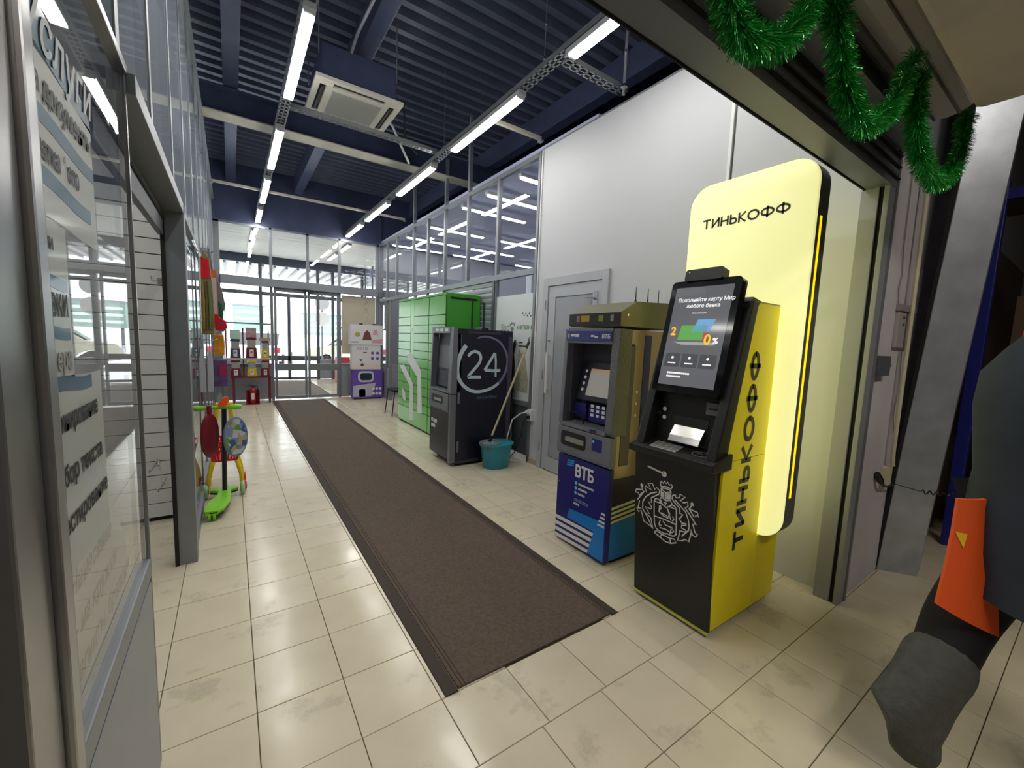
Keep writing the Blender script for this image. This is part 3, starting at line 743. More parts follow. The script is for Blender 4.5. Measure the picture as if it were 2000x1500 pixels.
# recessed console
MB().prism([(1.90, .91), (1.935, 1.20), (1.99, 1.20), (1.99, .91)], 'y', Y0 + .045, Y1 - .045).build('console', mat('black_console', (34, 34, 36), .35), tk)
MB().prism([(1.855, .925), (1.868, .955), (1.905, 1.005), (1.925, 1.005), (1.92, .925)], 'y', 1.10, 1.27).build('cash_slot', mat('polished_steel', (214, 212, 206), .18, 1.0), tk, bevel=.003)
MB().prism([(1.905, 1.008), (1.915, 1.05), (1.93, 1.05), (1.925, 1.008)], 'y', 1.09, 1.28).build('cash_shutter', BLACK, tk)
MB().box(1.885, 1.925, 1.035, 1.095, 1.085, 1.145).build('card_reader', mat('grey_reader', (92, 92, 94), .3), tk, bevel=.004)
rd = [c for c in tk.children if c.name.startswith('card_reader')][0]
MB().box(1.883, 1.886, 1.038, 1.08, 1.112, 1.119).build('card_slot', BLACK, rd)
for zz in (1.03, 1.075):
    MB().lathe([(.011, 0), (.011, .004)], (1.905, 1.335, zz), 14, axis='x').build('button', WINK, tk)
MB().lathe([(.010, 0), (.010, .004)], (1.905, 1.365, 1.05), 14, axis='x').build('speaker', DARK, tk)
# tilted screen
a_ = Vector((1.965 - 1.845, 0, 1.745 - 1.175)); hL = a_.length / 2; a_.normalize()
sn = Vector((-a_.z, 0, a_.x)); sc_ = Vector((1.905, 1.2, 1.46))
def S_(u, v, t=0): return sc_ + Vector((0, -1, 0)) * u + a_ * v + sn * t
mbp = rrect(.368, 2 * hL, .022, 5)
mb = MB()
vs = [S_(p[0], p[1], .0) for p in mbp] + [S_(p[0], p[1], -.05) for p in mbp]
n = len(mbp)
mb.add(vs, [tuple(range(n)), tuple(range(n, 2 * n))[::-1]] + [(i, n + i, n + (i + 1) % n, (i + 1) % n) for i in range(n)])
scr = mb.build('screen_housing', mat('glossy_black_bezel', (14, 14, 15), .08), tk)
SCR = mat('grey_screen_picture', (92, 93, 98), .08, emit=(100, 101, 106), estr=.55)
MB().flat([(-.152, -.255), (.152, -.255), (.152, .255), (-.152, .255)], sc_ + sn * .0005, (0, -1, 0), a_, sn).build('display', SCR, scr)
LIT = lambda n_, c, s=.7: mat(n_, c, .3, emit=c, estr=s)
so = sc_ + sn * .0014
def sflat(poly, name, m): return MB().flat(poly, so, (0, -1, 0), a_, sn, .0004).build(name, m, scr)
text('Пополняйте карту Мир', 'screen_text', LIT('screen_white', (235, 235, 235)), scr, S_(-.128, .178, .0014), (0, -1, 0), a_, .0265, bold=.0004)
text('любого банка', 'screen_text', LIT('screen_white', (235, 235, 235)), scr, S_(-.075, .147, .0014), (0, -1, 0), a_, .0265, bold=.0004)
text('Без комиссии', 'screen_text', LIT('screen_white', (235, 235, 235)), scr, S_(-.035, .115, .0014), (0, -1, 0), a_, .011)
sflat([(-.02, .02), (.07, .02), (.095, .085), (.005, .085)], 'screen_card', LIT('screen_blue', (96, 152, 196)))
sflat([(-.09, -.02), (.045, -.02), (.045, .055), (-.08, .055)], 'screen_card', LIT('screen_green', (84, 150, 70)))
sflat([(.045, -.02), (.06, -.02), (.06, .055), (.045, .055)], 'screen_stripe', LIT('screen_red', (178, 62, 72)))
sflat([(-.115, -.03), (.13, -.03), (.105, -.045), (-.06, -.045)], 'screen_stand', LIT('screen_grey', (150, 146, 146)))
text('2', 'screen_digit', LIT('screen_amber', (240, 178, 40)), scr, S_(-.135, .005, .002), (0, -1, 0), a_, .06, bold=.002)
text('0', 'screen_digit', LIT('screen_amber', (240, 178, 40)), scr, S_(.055, -.04, .002), (0, -1, 0), a_, .07, bold=.002)
text('%', 'screen_digit', LIT('screen_white', (235, 235, 235)), scr, S_(.10, -.035, .002), (0, -1, 0), a_, .04, bold=.001)
for u in (-.095, 0, .095):
    sflat(rrect(.085, .07, .006, 3, u, -.125), 'screen_button', LIT('screen_dark', (74, 75, 80), .45))
    MB().flat(circ(.007, 10, u, -.112), S_(0, 0, .0022), (0, -1, 0), a_, sn, .0004).build('screen_icon', LIT('screen_white', (235, 235, 235)), scr)
    MB().flat([(u - .022, -.143), (u + .022, -.143), (u + .022, -.137), (u - .022, -.137)], S_(0, 0, .0022), (0, -1, 0), a_, sn, .0004).build('screen_label', LIT('screen_white', (235, 235, 235)), scr)
for v_, n_ in ((-.196, 11), (-.214, 7)):
    for q in range(n_): sflat([(-.11 + .0115 * q, v_), (-.1005 + .0115 * q, v_), (-.1005 + .0115 * q, v_ + .009), (-.11 + .0115 * q, v_ + .009)], 'screen_label', LIT('screen_white', (235, 235, 235)))
# camera module
cm = MB(); cp = rrect(.20, .06, .012, 4)
vs = [S_(p[0] - .012, p[1] + hL + .024, .012) for p in cp] + [S_(p[0] - .012, p[1] + hL + .024, -.045) for p in cp]; n = len(cp)
cm.add(vs, [tuple(range(n)), tuple(range(n, 2 * n))[::-1]] + [(i, n + i, n + (i + 1) % n, (i + 1) % n) for i in range(n)])
cmo = cm.build('camera_module', BLK, tk)
MB().flat(circ(.004, 8), S_(-.09, hL + .04, .0125), (0, -1, 0), a_, sn, .001).build('lens', WINK, cmo)
# lever handle and key
MB().obox((1.800, 1.285, .770), (.006, 0, 0), (0, .048, .006), (0, 0, .006)).build('door_handle', CHROME, tk, bevel=.002)
MB().lathe([(.015, 0), (.015, .012)], (1.796, 1.233, .762), 14, axis='x').build('handle_lock', CHROME, tk)
# lettering on the side and the emblem on the door
strokes('ТИНЬКОФФ', 'letter', INK, tk, (2.125, Y0 - .0004, .41), (0, 0, 1), (-1, 0, 0), .092, .985, .26, 1.3)
emb_ = MB()
for pl in EMB:
    emb_.ribbon([(a / 1000, b / 1000) for a, b in pl], .0068, (1.872 + .032 * .0889, 1.2, 0), (0, -1, 0), (-.0889, 0, 1), (-.996, 0, -.0885), th=.0022)
for c in ((-.177, .655), (.119, .654)):
    emb_.flat([(c[0] + (.012 if k % 2 else .007) * math.cos(k * PI / 5), c[1] + (.012 if k % 2 else .007) * math.sin(k * PI / 5)) for k in range(10)], (1.872 + .032 * .0889, 1.2, 0), (0, -1, 0), (-.0889, 0, 1), (-.996, 0, -.0885), th=.0022)
emb_.build('emblem', WINK, tk)
tag([c for c in tk.children if c.name.startswith('emblem')][0], 'white line emblem with shield, helmet and leafy mantling')

# light sign behind the machine
sg = thing('light_sign', (2.34, 1.2, .43), 'tall glowing pale yellow light sign with rounded corners behind the cash machine', 'sign')
pr_ = rrect(.66, 1.90, .12, 10, 1.2, 1.38)
pin = rrect(.645, 1.885, .115, 10, 1.2, 1.38)
MB().prism(pr_, 'x', 2.292, 2.405).build('casing', mat('dark_grey_sign_case', (86, 88, 88), .45), sg)
def ease(poly, x0, x1):      # softly rounded opal face
    mb = MB(); n = len(poly); cx, cz = 1.2, 1.38
    rings = [(x0, 1.0), (x0 - (x0 - x1) * .7, .992), (x1, .97)]
    for xx, k in rings:
        mb.v += [(xx, cx + (p[0] - cx) * (1 - (1 - k) * 1.6), cz + (p[1] - cz) * (1 - (1 - k) * .55)) for p in poly]
    for r in range(2):
        mb.f += [(r * n + i, r * n + (i + 1) % n, (r + 1) * n + (i + 1) % n, (r + 1) * n + i) for i in range(n)]
    mb.f.append(tuple(range(2 * n, 3 * n))); return mb
ease(pr_, 2.292, 2.277).build('lit_face', mat('glowing_pale_yellow_face', (238, 238, 190), .35, emit=(240, 238, 160), estr=.68), sg, smooth=True)
MB().prism(rrect(.60, 1.84, .10, 8, 1.2, 1.38), 'x', 2.4055, 2.409).build('back_glow_panel', mat('glowing_back_panel', (238, 236, 170), .4, emit=(240, 236, 150), estr=.95), sg)
MB().box(2.325, 2.345, .8685, .8700, .66, 2.05).build('lit_strip', mat('glowing_amber_strip', (255, 214, 0), .4, emit=(255, 206, 0), estr=1.1), sg)
strokes('ТИНЬКОФФ', 'letter', GINK, sg, (2.2765, 1.437, 2.082), *FX[:2], .052, .454, .21, 1.12)
MB().box(2.278, 2.52, Y0, Y1, .03, .428).build('pedestal', YEL, sg, bevel=.002)
MB().box(2.285, 2.50, Y0 + .02, Y1 - .02, 0, .03).build('plinth', RUBBER, sg)

# ================================================================== BLUE CASH MACHINE
BLU = mat('deep_blue_film', (22, 22, 112), .35)
AZU = mat('azure_film', (0, 124, 208), .35)
GRY = mat('grey_machine_plastic', (112, 114, 122), .45, var=.03, vscale=20, bump=.1, bscale=400)
BRZ = mat('bronze_metallic_side', (148, 128, 110), .3, .6, var=.06, vscale=3)
OLV = mat('olive_grey_metal', (112, 108, 82), .4, .4)
vb = thing('cash_machine', (2.2, 1.93, 0), 'blue and grey cash machine with white stripes standing between door and yellow machine', 'cash machine')
VY0, VY1, VX = 1.69, 2.17, 1.91
MB().prism([(1.945, .05), (1.945, .835), (2.078, .86), (2.078, 1.41), (2.02, 1.41), (2.02, 1.50), (2.56, 1.50), (2.56, .05)], 'y', VY0 + .012, VY1 - .012).build('body', BRZ, vb, bevel=.004)
MB().box(1.99, 2.54, VY0 + .02, VY1 - .04, 0, .05).build('plinth', RUBBER, vb)
MB().box(VX, 1.95, VY0, VY1, .02, .63).build('safe_door', BLU, vb, bevel=.004)
MB().box(1.945, 2.36, VY0 + .006, VY0 + .012, .03, .56).build('side_film', mat('dark_blue_film', (16, 16, 60), .4), vb)
MB().prism([(1.946, .03), (2.36, .03), (2.36, .30), (1.946, .27)], 'y', VY0 + .002, VY0 + .006).build('side_film', mat('teal_film', (0, 112, 220), .4), vb)
for k in range(4):
    z = .275 + k * .030
    MB().prism([(1.946, z), (2.36, z + .03), (2.36, z + .045), (1.946, z + .015)], 'y', VY0 + .002, VY0 + .006).build('side_stripe', mat('pale_green_stripe', (196, 208, 190), .4), vb)
# front film graphics
fo = (VX, 1.93, 0)
def vflat(poly, name, m, th=.0008): return MB().flat([(a / 1000, b / 1000) for a, b in poly], fo, *FX, th=th).build(name, m, vb)
vflat([(-101, 265), (226, 286), (227, 27), (86, 32), (134, 194), (-120, 195)], 'azure_shape', AZU)
for k in range(4):
    za, zb = 175 - k * 44, 150 - k * 44
    xe = 135 - k * 13
    vflat([(-238, za), (xe, za + 9), (xe - 7, zb + 9), (-238, zb)], 'white_stripe', WINK, .0009)
for k in range(4):
    z = 345 - k * 27
    xl = 195 - k * 9
    vflat([(xl, z), (224, z), (224, z - 13), (xl - 5, z - 13)], 'white_stripe', WINK, .0012)
for k in range(3):
    z = 604 - k * 16
    vflat([(-142 - k * 3, z), (-76 - k * 3, z + 5), (-79 - k * 3, z - 5), (-145 - k * 3, z - 10)], 'logo_bar', mat('light_azure_print', (46, 150, 226), .4), .001)
text('ВТБ', 'lettering', WINK, vb, (VX, 1.93 + .066, .508), *FX[:2], .112, th=.001, sx=.82, bold=.004)
for k, wl in enumerate((140, 78, 66)):
    vflat([(-49 + 12 * math.cos(a), 463 - 34 * k + 12 * math.sin(a)) for a in [2 * PI * q / 12 for q in range(12)]], 'bullet', mat('sky_blue_print', (120, 196, 240), .4), .001)
    x_ = -26
    while x_ < -26 + wl:      # a line of small print, letter by letter
        vflat([(x_, 456 - 34 * k), (x_ + 7, 456 - 34 * k), (x_ + 7, 469 - 34 * k), (x_, 469 - 34 * k)], 'small_print', WINK, .001); x_ += 9.5
for k in range(2): vflat([(-62, 350 - 12 * k), (72, 350 - 12 * k), (72, 355 - 12 * k), (-62, 355 - 12 * k)], 'small_print', mat('blue_grey_print', (130, 140, 200), .5), .001)
for k in range(5): vflat([(-62 + 11 * k, 312), (-54 + 11 * k, 312), (-54 + 11 * k, 326), (-62 + 11 * k, 326)], 'small_print', WINK, .001)
MB().lathe([(.008, 0), (.008, .006)], (VX - .006, VY1 - .03, .43), 12, axis='x').build('key_lock', CHROME, vb)
# grey front: lower cash module
MB().prism([(VX - .005, .64), (VX - .012, .66), (VX - .012, .83), (1.95, .83), (1.95, .64)], 'y', VY0 - .008, VY1 + .012).build('cash_module', GRY, vb, bevel=.006)
cmod = [c for c in vb.children if c.name.startswith('cash_module')][0]
MB().prism(rrect(.24, .10, .02, 4, 2.02, .752), 'x', VX - .015, VX - .011).build('cash_tray', BLACK, cmod)
MB().prism(rrect(.18, .034, .008, 3, 2.0, .752), 'x', VX - .022, VX - .014).build('cash_flap', mat('satin_steel', (176, 176, 178), .3, .9), cmod)
MB().prism(rrect(.085, .08, .006, 3, 1.80, .765), 'x', VX - .014, VX - .011).build('sticker', BLU, cmod)
MB().flat(circ(.009, 10, .10, .785), (VX - .0142, 1.93, 0), *FX).build('sticker_mark', mat('sky_blue_print', (90, 190, 240)), cmod)
# surround
mb = MB()
fr_ = [(VX, .84), (VX - .012, .86), (VX + .012, 1.50), (2.0, 1.50), (2.0, .84)]
mb.prism(fr_, 'y', VY1 - .03, VY1 + .008)
mb.build('fascia_side', GRY, vb, bevel=.006)
MB().prism([(VX, .84), (VX - .012, .86), (VX + .012, 1.50), (2.03, 1.50), (2.03, .84)], 'y', VY0 - .006, VY0 + .055).build('fascia_side', mat('ribbed_grey_plastic', (100, 101, 100), .45, bump=.6, bscale=90), vb, bevel=.006)
MB().box(VX + .006, 2.03, VY0 + .05, VY1 - .03, 1.405, 1.505).build('header', GRY, vb, bevel=.003)
MB().box(VX + .001, VX + .008, VY0 + .055, VY1 - .02, 1.42, 1.485).build('header_film', mat('indigo_film', (52, 56, 132), .35), vb)
for u0, u1, za, zb in ((-.205, -.195, 1.44, 1.468), (-.18, -.14, 1.448, 1.464), (-.135, -.10, 1.446, 1.466), (.01, .04, 1.448, 1.46), (.042, .07, 1.442, 1.454)):
    MB().flat([(u0, za), (u1, za), (u1, zb), (u0, zb)], (VX + .001, 1.93, 0), *FX, th=.001).build('small_print', WINK, vb)
text('ВТБ', 'lettering', WINK, vb, (VX + .001, VY0 + .135, 1.44), *FX[:2], .036, th=.001, bold=.001)
MB().box(VX - .012, 2.03, VY0 + .05, VY1 - .02, .835, .862).build('lip', GRY, vb, bevel=.004)
MB().flat(rrect(.06, .018, .008, 4, .09, .849), (VX - .0125, 1.93, 0), *FX, th=.001).build('badge', mat('navy_badge', (30, 32, 80), .4), vb)
MB().box(2.055, 2.075, VY0 + .05, VY1 - .03, .86, 1.41).build('recess_back', mat('slate_recess', (58, 60, 74), .5), vb)
MB().box(1.96, 2.06, VY1 - .04, VY1 - .028, .86, 1.41).build('recess_side', mat('violet_grey_recess', (86, 86, 104), .5), vb)
# inner monitor, tilted back and key column
mo = Vector((2.0, 1.92, 1.155)); ma_ = Vector((.26, 0, .95)).normalized(); mn = Vector((-ma_.z, 0, ma_.x))
def vq(u, v, t): return mo + Vector((0, -1, 0)) * u + ma_ * v + mn * t
MB().obox(mo - mn * .015, Vector((0, 1, 0)) * .165, ma_ * .135, mn * .015).build('monitor', mat('dark_blue_black_plastic', (26, 28, 44), .3), vb, bevel=.005)
mon = [c for c in vb.children if c.name.startswith('monitor')][0]
MB().flat([(-.085, -.10), (.15, -.10), (.15, .085), (-.085, .085)], mo + mn * .0005, (0, -1, 0), ma_, mn).build('display', mat('pale_screen_picture', (150, 146, 138), .06, emit=(140, 138, 134), estr=.35), mon)
MB().flat([(-.085, .062), (.15, .062), (.15, .085), (-.085, .085)], mo + mn * .0013, (0, -1, 0), ma_, mn).build('display_band', mat('tan_band', (168, 136, 104), .3, emit=(168, 136, 104), estr=.3), mon)
for k in range(4):
    MB().flat(circ(.011, 10, -.122, .065 - .043 * k), mo + mn * .001, (0, -1, 0), ma_, mn, .004).build('side_key', WINK, mon)
MB().obox((1.985, 2.05, .955), (.012, 0, .04), (0, .055, 0), (-.04 * .02, 0, .0)).build('reader_panel', BLU, vb)
MB().box(1.975, 1.99, 1.99, 2.10, .90, 1.0).build('card_panel', BLU, vb, bevel=.003)
MB().box(1.972, 1.99, 1.77, 1.96, .89, 1.0).build('keypad_plate', BLU, vb, bevel=.003)
kpp = [c for c in vb.children if c.name.startswith('keypad_plate')][0]
for i in range(3):
    for j in range(3):
        MB().box(1.967, 1.973, 1.915 - i * .05, 1.94 - i * .05, .985 - j * .03, 1.003 - j * .03 - .0).build('key', WINK, kpp)
MB().tube([(1.94, 2.10, .865), (1.93, 2.10, .93), (1.95, 2.06, .935), (1.96, 1.99, .92), (1.93, 1.965, .93), (1.93, 1.965, .865)], .006, 6).build('hand_guard', BLACK, vb, smooth=True)
MB().obox((1.96, 1.93, .868), (.05, 0, .004), (0, .17, 0), (0, 0, .004)).build('inner_shelf', mat('mid_grey_shelf', (96, 96, 102), .4), vb)
# vertical side films
MB().box(2.00, 2.085, VY0 + .0095, VY0 + .0125, .64, 1.40).build('side_band', mat('purple_grey_film', (72, 64, 84), .4), vb)
MB().box(2.17, 2.235, VY0 + .0095, VY0 + .0125, .64, 1.47).build('side_band', BLU, vb)
for k in range(3):
    MB().flat(circ(.011, 6, 2.125, 1.11 - .075 * k), (0, VY0 + .0115, 0), *FY).build('side_mark', mat('pale_green_stripe', (196, 208, 190)), vb)
# ---- top box
tb = MB().prism([(1.925, 1.515), (1.925, 1.60), (2.06, 1.672), (2.50, 1.69), (2.50, 1.515)], 'y', VY0 + .005, VY1 - .03).build('top_box', OLV, vb, bevel=.004)
MB().prism([(1.918, 1.522), (1.918, 1.598), (1.926, 1.60), (1.926, 1.52)], 'y', VY0 + .004, VY1 - .028).build('top_display', BLACK, tb)
for (a, b, c, m_) in ((.06, .10, None, mat('green_tint_print', (120, 140, 40), .3)), (-.10, -.02, None, mat('yellow_tint_print', (170, 150, 40), .3)), (.16, .185, None, mat('grey_tint_print', (140, 140, 130), .3)), (-.14, -.11, None, mat('pink_tint_print', (150, 110, 110), .3))):
    MB().flat([(a, 1.545), (b, 1.545), (b, 1.585), (a, 1.585)], (1.9175, 1.93, 0), *FX).build('display_print', m_, tb)
MB().lathe([(.007, 0), (.007, .006)], (1.985, VY0 + .001, 1.585), 10, axis='y').build('key_lock', CHROME, tb)
for x in (2.16, 2.28, 2.39):
    MB().tube([(x, VY0 + .10, 1.68), (x, VY0 + .10, 1.70), (x, VY0 + .10, 1.78)], [.010, .004, .0018], 8).build('antenna', BLACK, tb)
MB().tube([(2.40, VY0 + .02, 0.02), (2.42, VY0 - .01, .08), (2.44, VY0 + .02, .20)], .006, 6).build('power_cable', WHITE, vb)

# ================================================================== DARK '24' CASH MACHINE
N24 = mat('midnight_blue_film', (22, 21, 42), .35, var=.04)
CHALK = mat('chalk_white_print', (196, 214, 222), .5)
CHALK2 = mat('faded_chalk_print', (120, 124, 150), .5)
ta = thing('cash_machine', (2.3, 4.28, 0), 'dark blue cash machine with a chalk-like 24 in a ring beside the green lockers', 'cash machine')
QY0, QY1, QX = 4.0, 4.56, 1.94
MB().prism([(2.0, .03), (2.0, .81), (2.062, .84), (2.062, 1.46), (2.0, 1.46), (2.0, 1.515), (2.72, 1.515), (2.72, .03)], 'y', QY0, QY1 - .01).build('body', N24, ta, bevel=.004)
MB().box(2.03, 2.70, QY0 + .03, QY1 - .05, 0, .03).build('plinth', RUBBER, ta)
MB().box(2.0, 2.30, QY0 - .012, QY0 + .002, .03, .06).build('foot_strip', DARK, ta)
MB().box(QX + .005, 2.005, QY0 + .04, QY1, .07, .60).build('safe_door', mat('anthracite_film', (44, 42, 46), .4), ta, bevel=.004)
MB().box(QX, 2.005, QY0 - .002, QY0 + .045, .04, .80).build('corner_post', GRY, ta, bevel=.004)
MB().prism([(QX, .60), (QX - .01, .62), (QX - .01, .80), (2.0, .80), (2.0, .60)], 'y', QY0 + .045, QY1 + .004).build('cash_module', GRY, ta, bevel=.005)
cm2 = [c for c in ta.children if c.name.startswith('cash_module')][0]
MB().prism(rrect(.30, .09, .015, 3, 4.33, .72), 'x', QX - .013, QX - .009).build('cash_tray', BLACK, cm2)
MB().prism(rrect(.20, .03, .008, 3, 4.30, .715), 'x', QX - .02, QX - .012).build('cash_flap', CHROME, cm2)
MB().prism([(QX - .005, .81), (QX + .02, 1.53), (2.01, 1.53), (2.01, .81)], 'y', QY0 - .004, QY0 + .075).build('fascia_side', GRY, ta, bevel=.005)
MB().prism([(QX - .005, .81), (QX + .02, 1.53), (2.03, 1.53), (2.03, .81)], 'y', QY1 - .03, QY1 + .004).build('fascia_side', GRY, ta, bevel=.005)
MB().box(QX + .012, 2.03, QY0 + .07, QY1 - .03, 1.46, 1.53).build('header', GRY, ta)
MB().box(QX - .006, 2.03, QY0 + .07, QY1 - .03, .81, .84).build('lip', GRY, ta)
for k in range(3):
    MB().box(QX + .009, QX + .013, 4.12 + k * .12, 4.20 + k * .12, 1.48, 1.51).build('header_label', WINK, ta)
MB().prism([(2.02, .84), (2.0, .86), (2.035, 1.46), (2.06, 1.46), (2.06, .84)], 'y', QY0 + .07, QY1 - .03).build('recess_back', mat('slate_recess', (58, 60, 74)), ta)
MB().obox((2.005, 4.30, 1.2), (.012, 0, .13), (0, .15, 0), (-.13 * .04, 0, .012 * .04)).build('monitor', BLACK, ta)
for k in range(4):
    MB().box(1.985, 1.995, 4.13, 4.15, 1.08 + .05 * k, 1.10 + .05 * k).build('side_key', WINK, ta)
MB().box(1.985, 2.01, 4.12, 4.22, .93, 1.0).build('card_reader', DARK, ta)
RING = [(2111,1336),(2055,1253),(2020,1150),(2012,1061),(2030,980),(2091,896),(2194,835),(2317,825),(2459,862),(2567,938),(2638,1057),(2655,1184),(2618,1294),(2539,1386),(2437,1429),(2330,1440),(2252,1419)]
TWO = [(2140,1218),(2172,1255),(2223,1271),(2275,1254),(2298,1204),(2279,1143),(2204,1060),(2147,993),(2206,989),(2307,987)]
FOUR1 = [(2480,1260),(2420,1167),(2352,1066),(2452,1058),(2562,1060)]
FOUR2 = [(2485,1257),(2497,1167),(2500,987)]
def sm(pl, k=4):
    out = []
    for i in range(len(pl) - 1):
        p0, p1, p2, p3 = pl[max(i - 1, 0)], pl[i], pl[i + 1], pl[min(i + 2, len(pl) - 1)]
        for j in range(k):
            t_ = j / k
            out.append(tuple(.5 * (2 * p1[q] + (p2[q] - p0[q]) * t_ + (2 * p0[q] - 5 * p1[q] + 4 * p2[q] - p3[q]) * t_ ** 2 + (3 * p1[q] - p0[q] - 3 * p2[q] + p3[q]) * t_ ** 3) / 1000 for q in (0, 1)))
    out.append((pl[-1][0] / 1000, pl[-1][1] / 1000)); return out
o24 = (0, QY0 - .0005, 0)
r_ = sm(RING); h_ = int(len(r_) * .55)
MB().ribbon(r_[:h_ + 1], [.05 - .018 * i / h_ for i in range(h_ + 1)], o24, *FY, th=.001).build('ring_mark', CHALK, ta)
MB().ribbon(r_[h_:], [.032 - .014 * i / (len(r_) - h_) for i in range(len(r_) - h_)], o24, *FY, th=.001).build('ring_mark', CHALK2, ta)
MB().ribbon(sm(TWO), .034, o24, *FY, th=.001).build('digit_mark', CHALK, ta)
MB().ribbon([(a / 1000, b / 1000) for a, b in FOUR1[:3]], .032, o24, *FY, th=.001).ribbon([(a / 1000, b / 1000) for a, b in FOUR1[2:]], .034, o24, *FY, th=.0011).ribbon([(a / 1000, b / 1000) for a, b in FOUR2], .026, o24, *FY, th=.0012).build('digit_mark', CHALK, ta)
for k in range(8):
    MB().flat([(2.26 + .034 * k, .74 - .001 * (k % 2)), (2.284 + .034 * k, .74), (2.288 + .034 * k, .77 + .006 * (k % 3)), (2.264 + .034 * k, .77)], o24, *FY, th=.001).build('small_print', mat('teal_print', (64, 88, 108), .5), ta)
MB().box(2.13, 2.55, QY0 - .006, QY0, 1.465, 1.495).build('vent_strip', mat('dark_violet_strip', (58, 54, 74), .4), ta)
for z in (.16, .70):
    MB().box(2.02, 2.045, QY0 - .01, QY0, z, z + .12).build('hinge', GRY, ta)
MB().box(2.66, 2.72, QY0 - .004, QY0, .05, 1.45).build('edge_strip', mat('violet_grey_edge', (74, 70, 86), .4), ta)
for u0, u1, z_ in ((-.235, -.19, .43), (-.175, -.075, .425), (-.235, -.125, .365)):
    MB().flat([(u0, z_), (u1, z_), (u1, z_ + .042), (u0, z_ + .042)], (QX + .005, 4.28, 0), *FX, th=.001).build('small_print', WINK, ta)
MB().ribbon([(-.20, .25), (-.22, .20), (-.20, .14), (-.16, .12), (-.13, .16), (-.12, .20), (-.09, .18), (-.10, .12), (-.05, .10), (-.02, .14), (-.03, .18), (-.06, .17)], .008, (QX + .005, 4.28, .04), *FX, th=.001).build('scribble_mark', GINK, ta)
MB().box(2.33, 2.42, 4.05, 4.2, 1.515, 1.54).build('antenna_base', BLACK, ta, bevel=.004)
MB().tube([(2.38, 4.1, 1.53), (2.38, 4.1, 1.82)], .014, 8).build('antenna', mat('dark_green_plastic', (26, 44, 38), .4), ta)
MB().tube([(2.42, 4.45, 1.515), (2.42, 4.45, 1.86)], .014, 8).build('antenna', MATS['dark_green_plastic'], ta)

# ================================================================== GREEN PARCEL LOCKERS
GRN = mat('leaf_green_lacquer', (84, 172, 68), .35)
GRD = mat('fresh_green_door', (104, 182, 84), .22)
LX, LB = 2.33, 2.84
lk_ = thing('parcel_locker', (2.58, 5.9, 0), 'tall bright green parcel locker cabinet with a white arrow mark on its doors', 'locker')
MB().box(LX + .012, LB, 5.0, 6.83, 0.02, 2.0).build('cabinet', mat('vivid_green_lacquer', (58, 150, 40), .35), lk_, bevel=.003)
MB().box(LX + .03, LB - .02, 5.02, 6.80, 0, .02).build('plinth', RUBBER, lk_)
MB().box(LX - .002, LX + .014, 5.0, 6.83, 1.975, 2.002).build('top_rail', GRN, lk_)
MB().box(LX + .06, LB - .05, 4.992, 5.002, 1.925, 1.95).build('vent', BLACK, lk_)
MB().box(LX + .004, LX + .0118, 5.003, 6.825, .03, 1.972).build('seam_shade_sheet', mat('seam_shade_green', (22, 52, 20), .6), lk_)  # dark sheet added so the seams between the doors read as shaded
rows = [1.97, 1.715, 1.585, 1.46, 1.33, 1.205, 1.085, .95, .81, .67, .535, .41, .28, .03]
for (ya, yb) in ((6.275, 6.822), (5.56, 6.125), (5.005, 5.545)):
    for i in range(len(rows) - 1):
        if ya > 6 and 0: continue
        MB().box(LX - .004, LX + .012, ya + .004, yb - .004, rows[i + 1] + .006, rows[i] - .006).build('locker_door', GRD, lk_)
MB().box(LX - .002, LX + .012, 6.13, 6.27, .03, 1.97).build('service_column', GRD, lk_)
MB().lathe([(.014, 0), (.014, .006)], (LX - .008, 6.2, 1.52), 10, axis='x').build('camera', WINK, lk_)
LOGO = [[(6436,1060),(6257,1167),(5822,912),(5752,284),(5931,244),(5954,797),(6128,887)], [(6758,928),(6540,954),(6150,693),(6098,118),(6276,75),(6279,636)], [(6645,583),(6480,501),(6455,358),(6586,397)]]
for pl in LOGO:
    MB().flat([(-(a / 1000), b / 1000) for a, b in pl], (LX - .004, 0, 0), *FX, th=.001).build('arrow_mark', WINK, lk_)
# ================================================================== BUCKET, MOP, SOCKET, STICKER BESIDE THE DARK CASH MACHINE
BK = mat('turquoise_plastic', (38, 142, 168), .35)
t = thing('bucket', (2.42, 3.83, 0), 'turquoise oval plastic bucket on the tiles beside the dark cash machine', 'bucket')
MB().lathe([(.115, 0), (.122, .01), (.145, .245), (.152, .26), (.150, .27), (.138, .26), (.112, .02)], (2.42, 3.80, 0), 24, 1.28, 1.0).build('shell', BK, t, smooth=True)
t_r = MB().lathe([(.150, .255), (.162, .262), (.162, .275), (.150, .277)], (2.42, 3.80, 0), 24, 1.27, 1.0); t_r.build('rim', BK, t, smooth=True)
MB().lathe([(.12, .235), (.13, .285), (.115, .292), (.04, .25)], (2.34, 3.80, 0), 20, .95, .95).build('wringer', mat('grey_brown_wringer', (112, 108, 104), .6), t, smooth=True)
MB().tube([(2.60, 3.80, .26), (2.61, 3.80, .33), (2.61, 3.81, .42)], .008, 8).build('bail', mat('grey_bail', (88, 86, 96), .5), t)
t = thing('mop', (2.34, 3.80, .25), 'mop with a pale wooden handle leaning from the bucket against the sticker panel', 'mop')
P0, P1 = Vector((2.36, 3.82, .335)), Vector((2.80, 3.79, 1.40))
MB().tube([P0, P0.lerp(P1, .93)], .0125, 10).build('handle', mat('pale_wood', (186, 178, 140), .5, var=.08, vscale=20), t)
MB().tube([P0.lerp(P1, .93), P1], .016, 10).build('grip', BLACK, t)
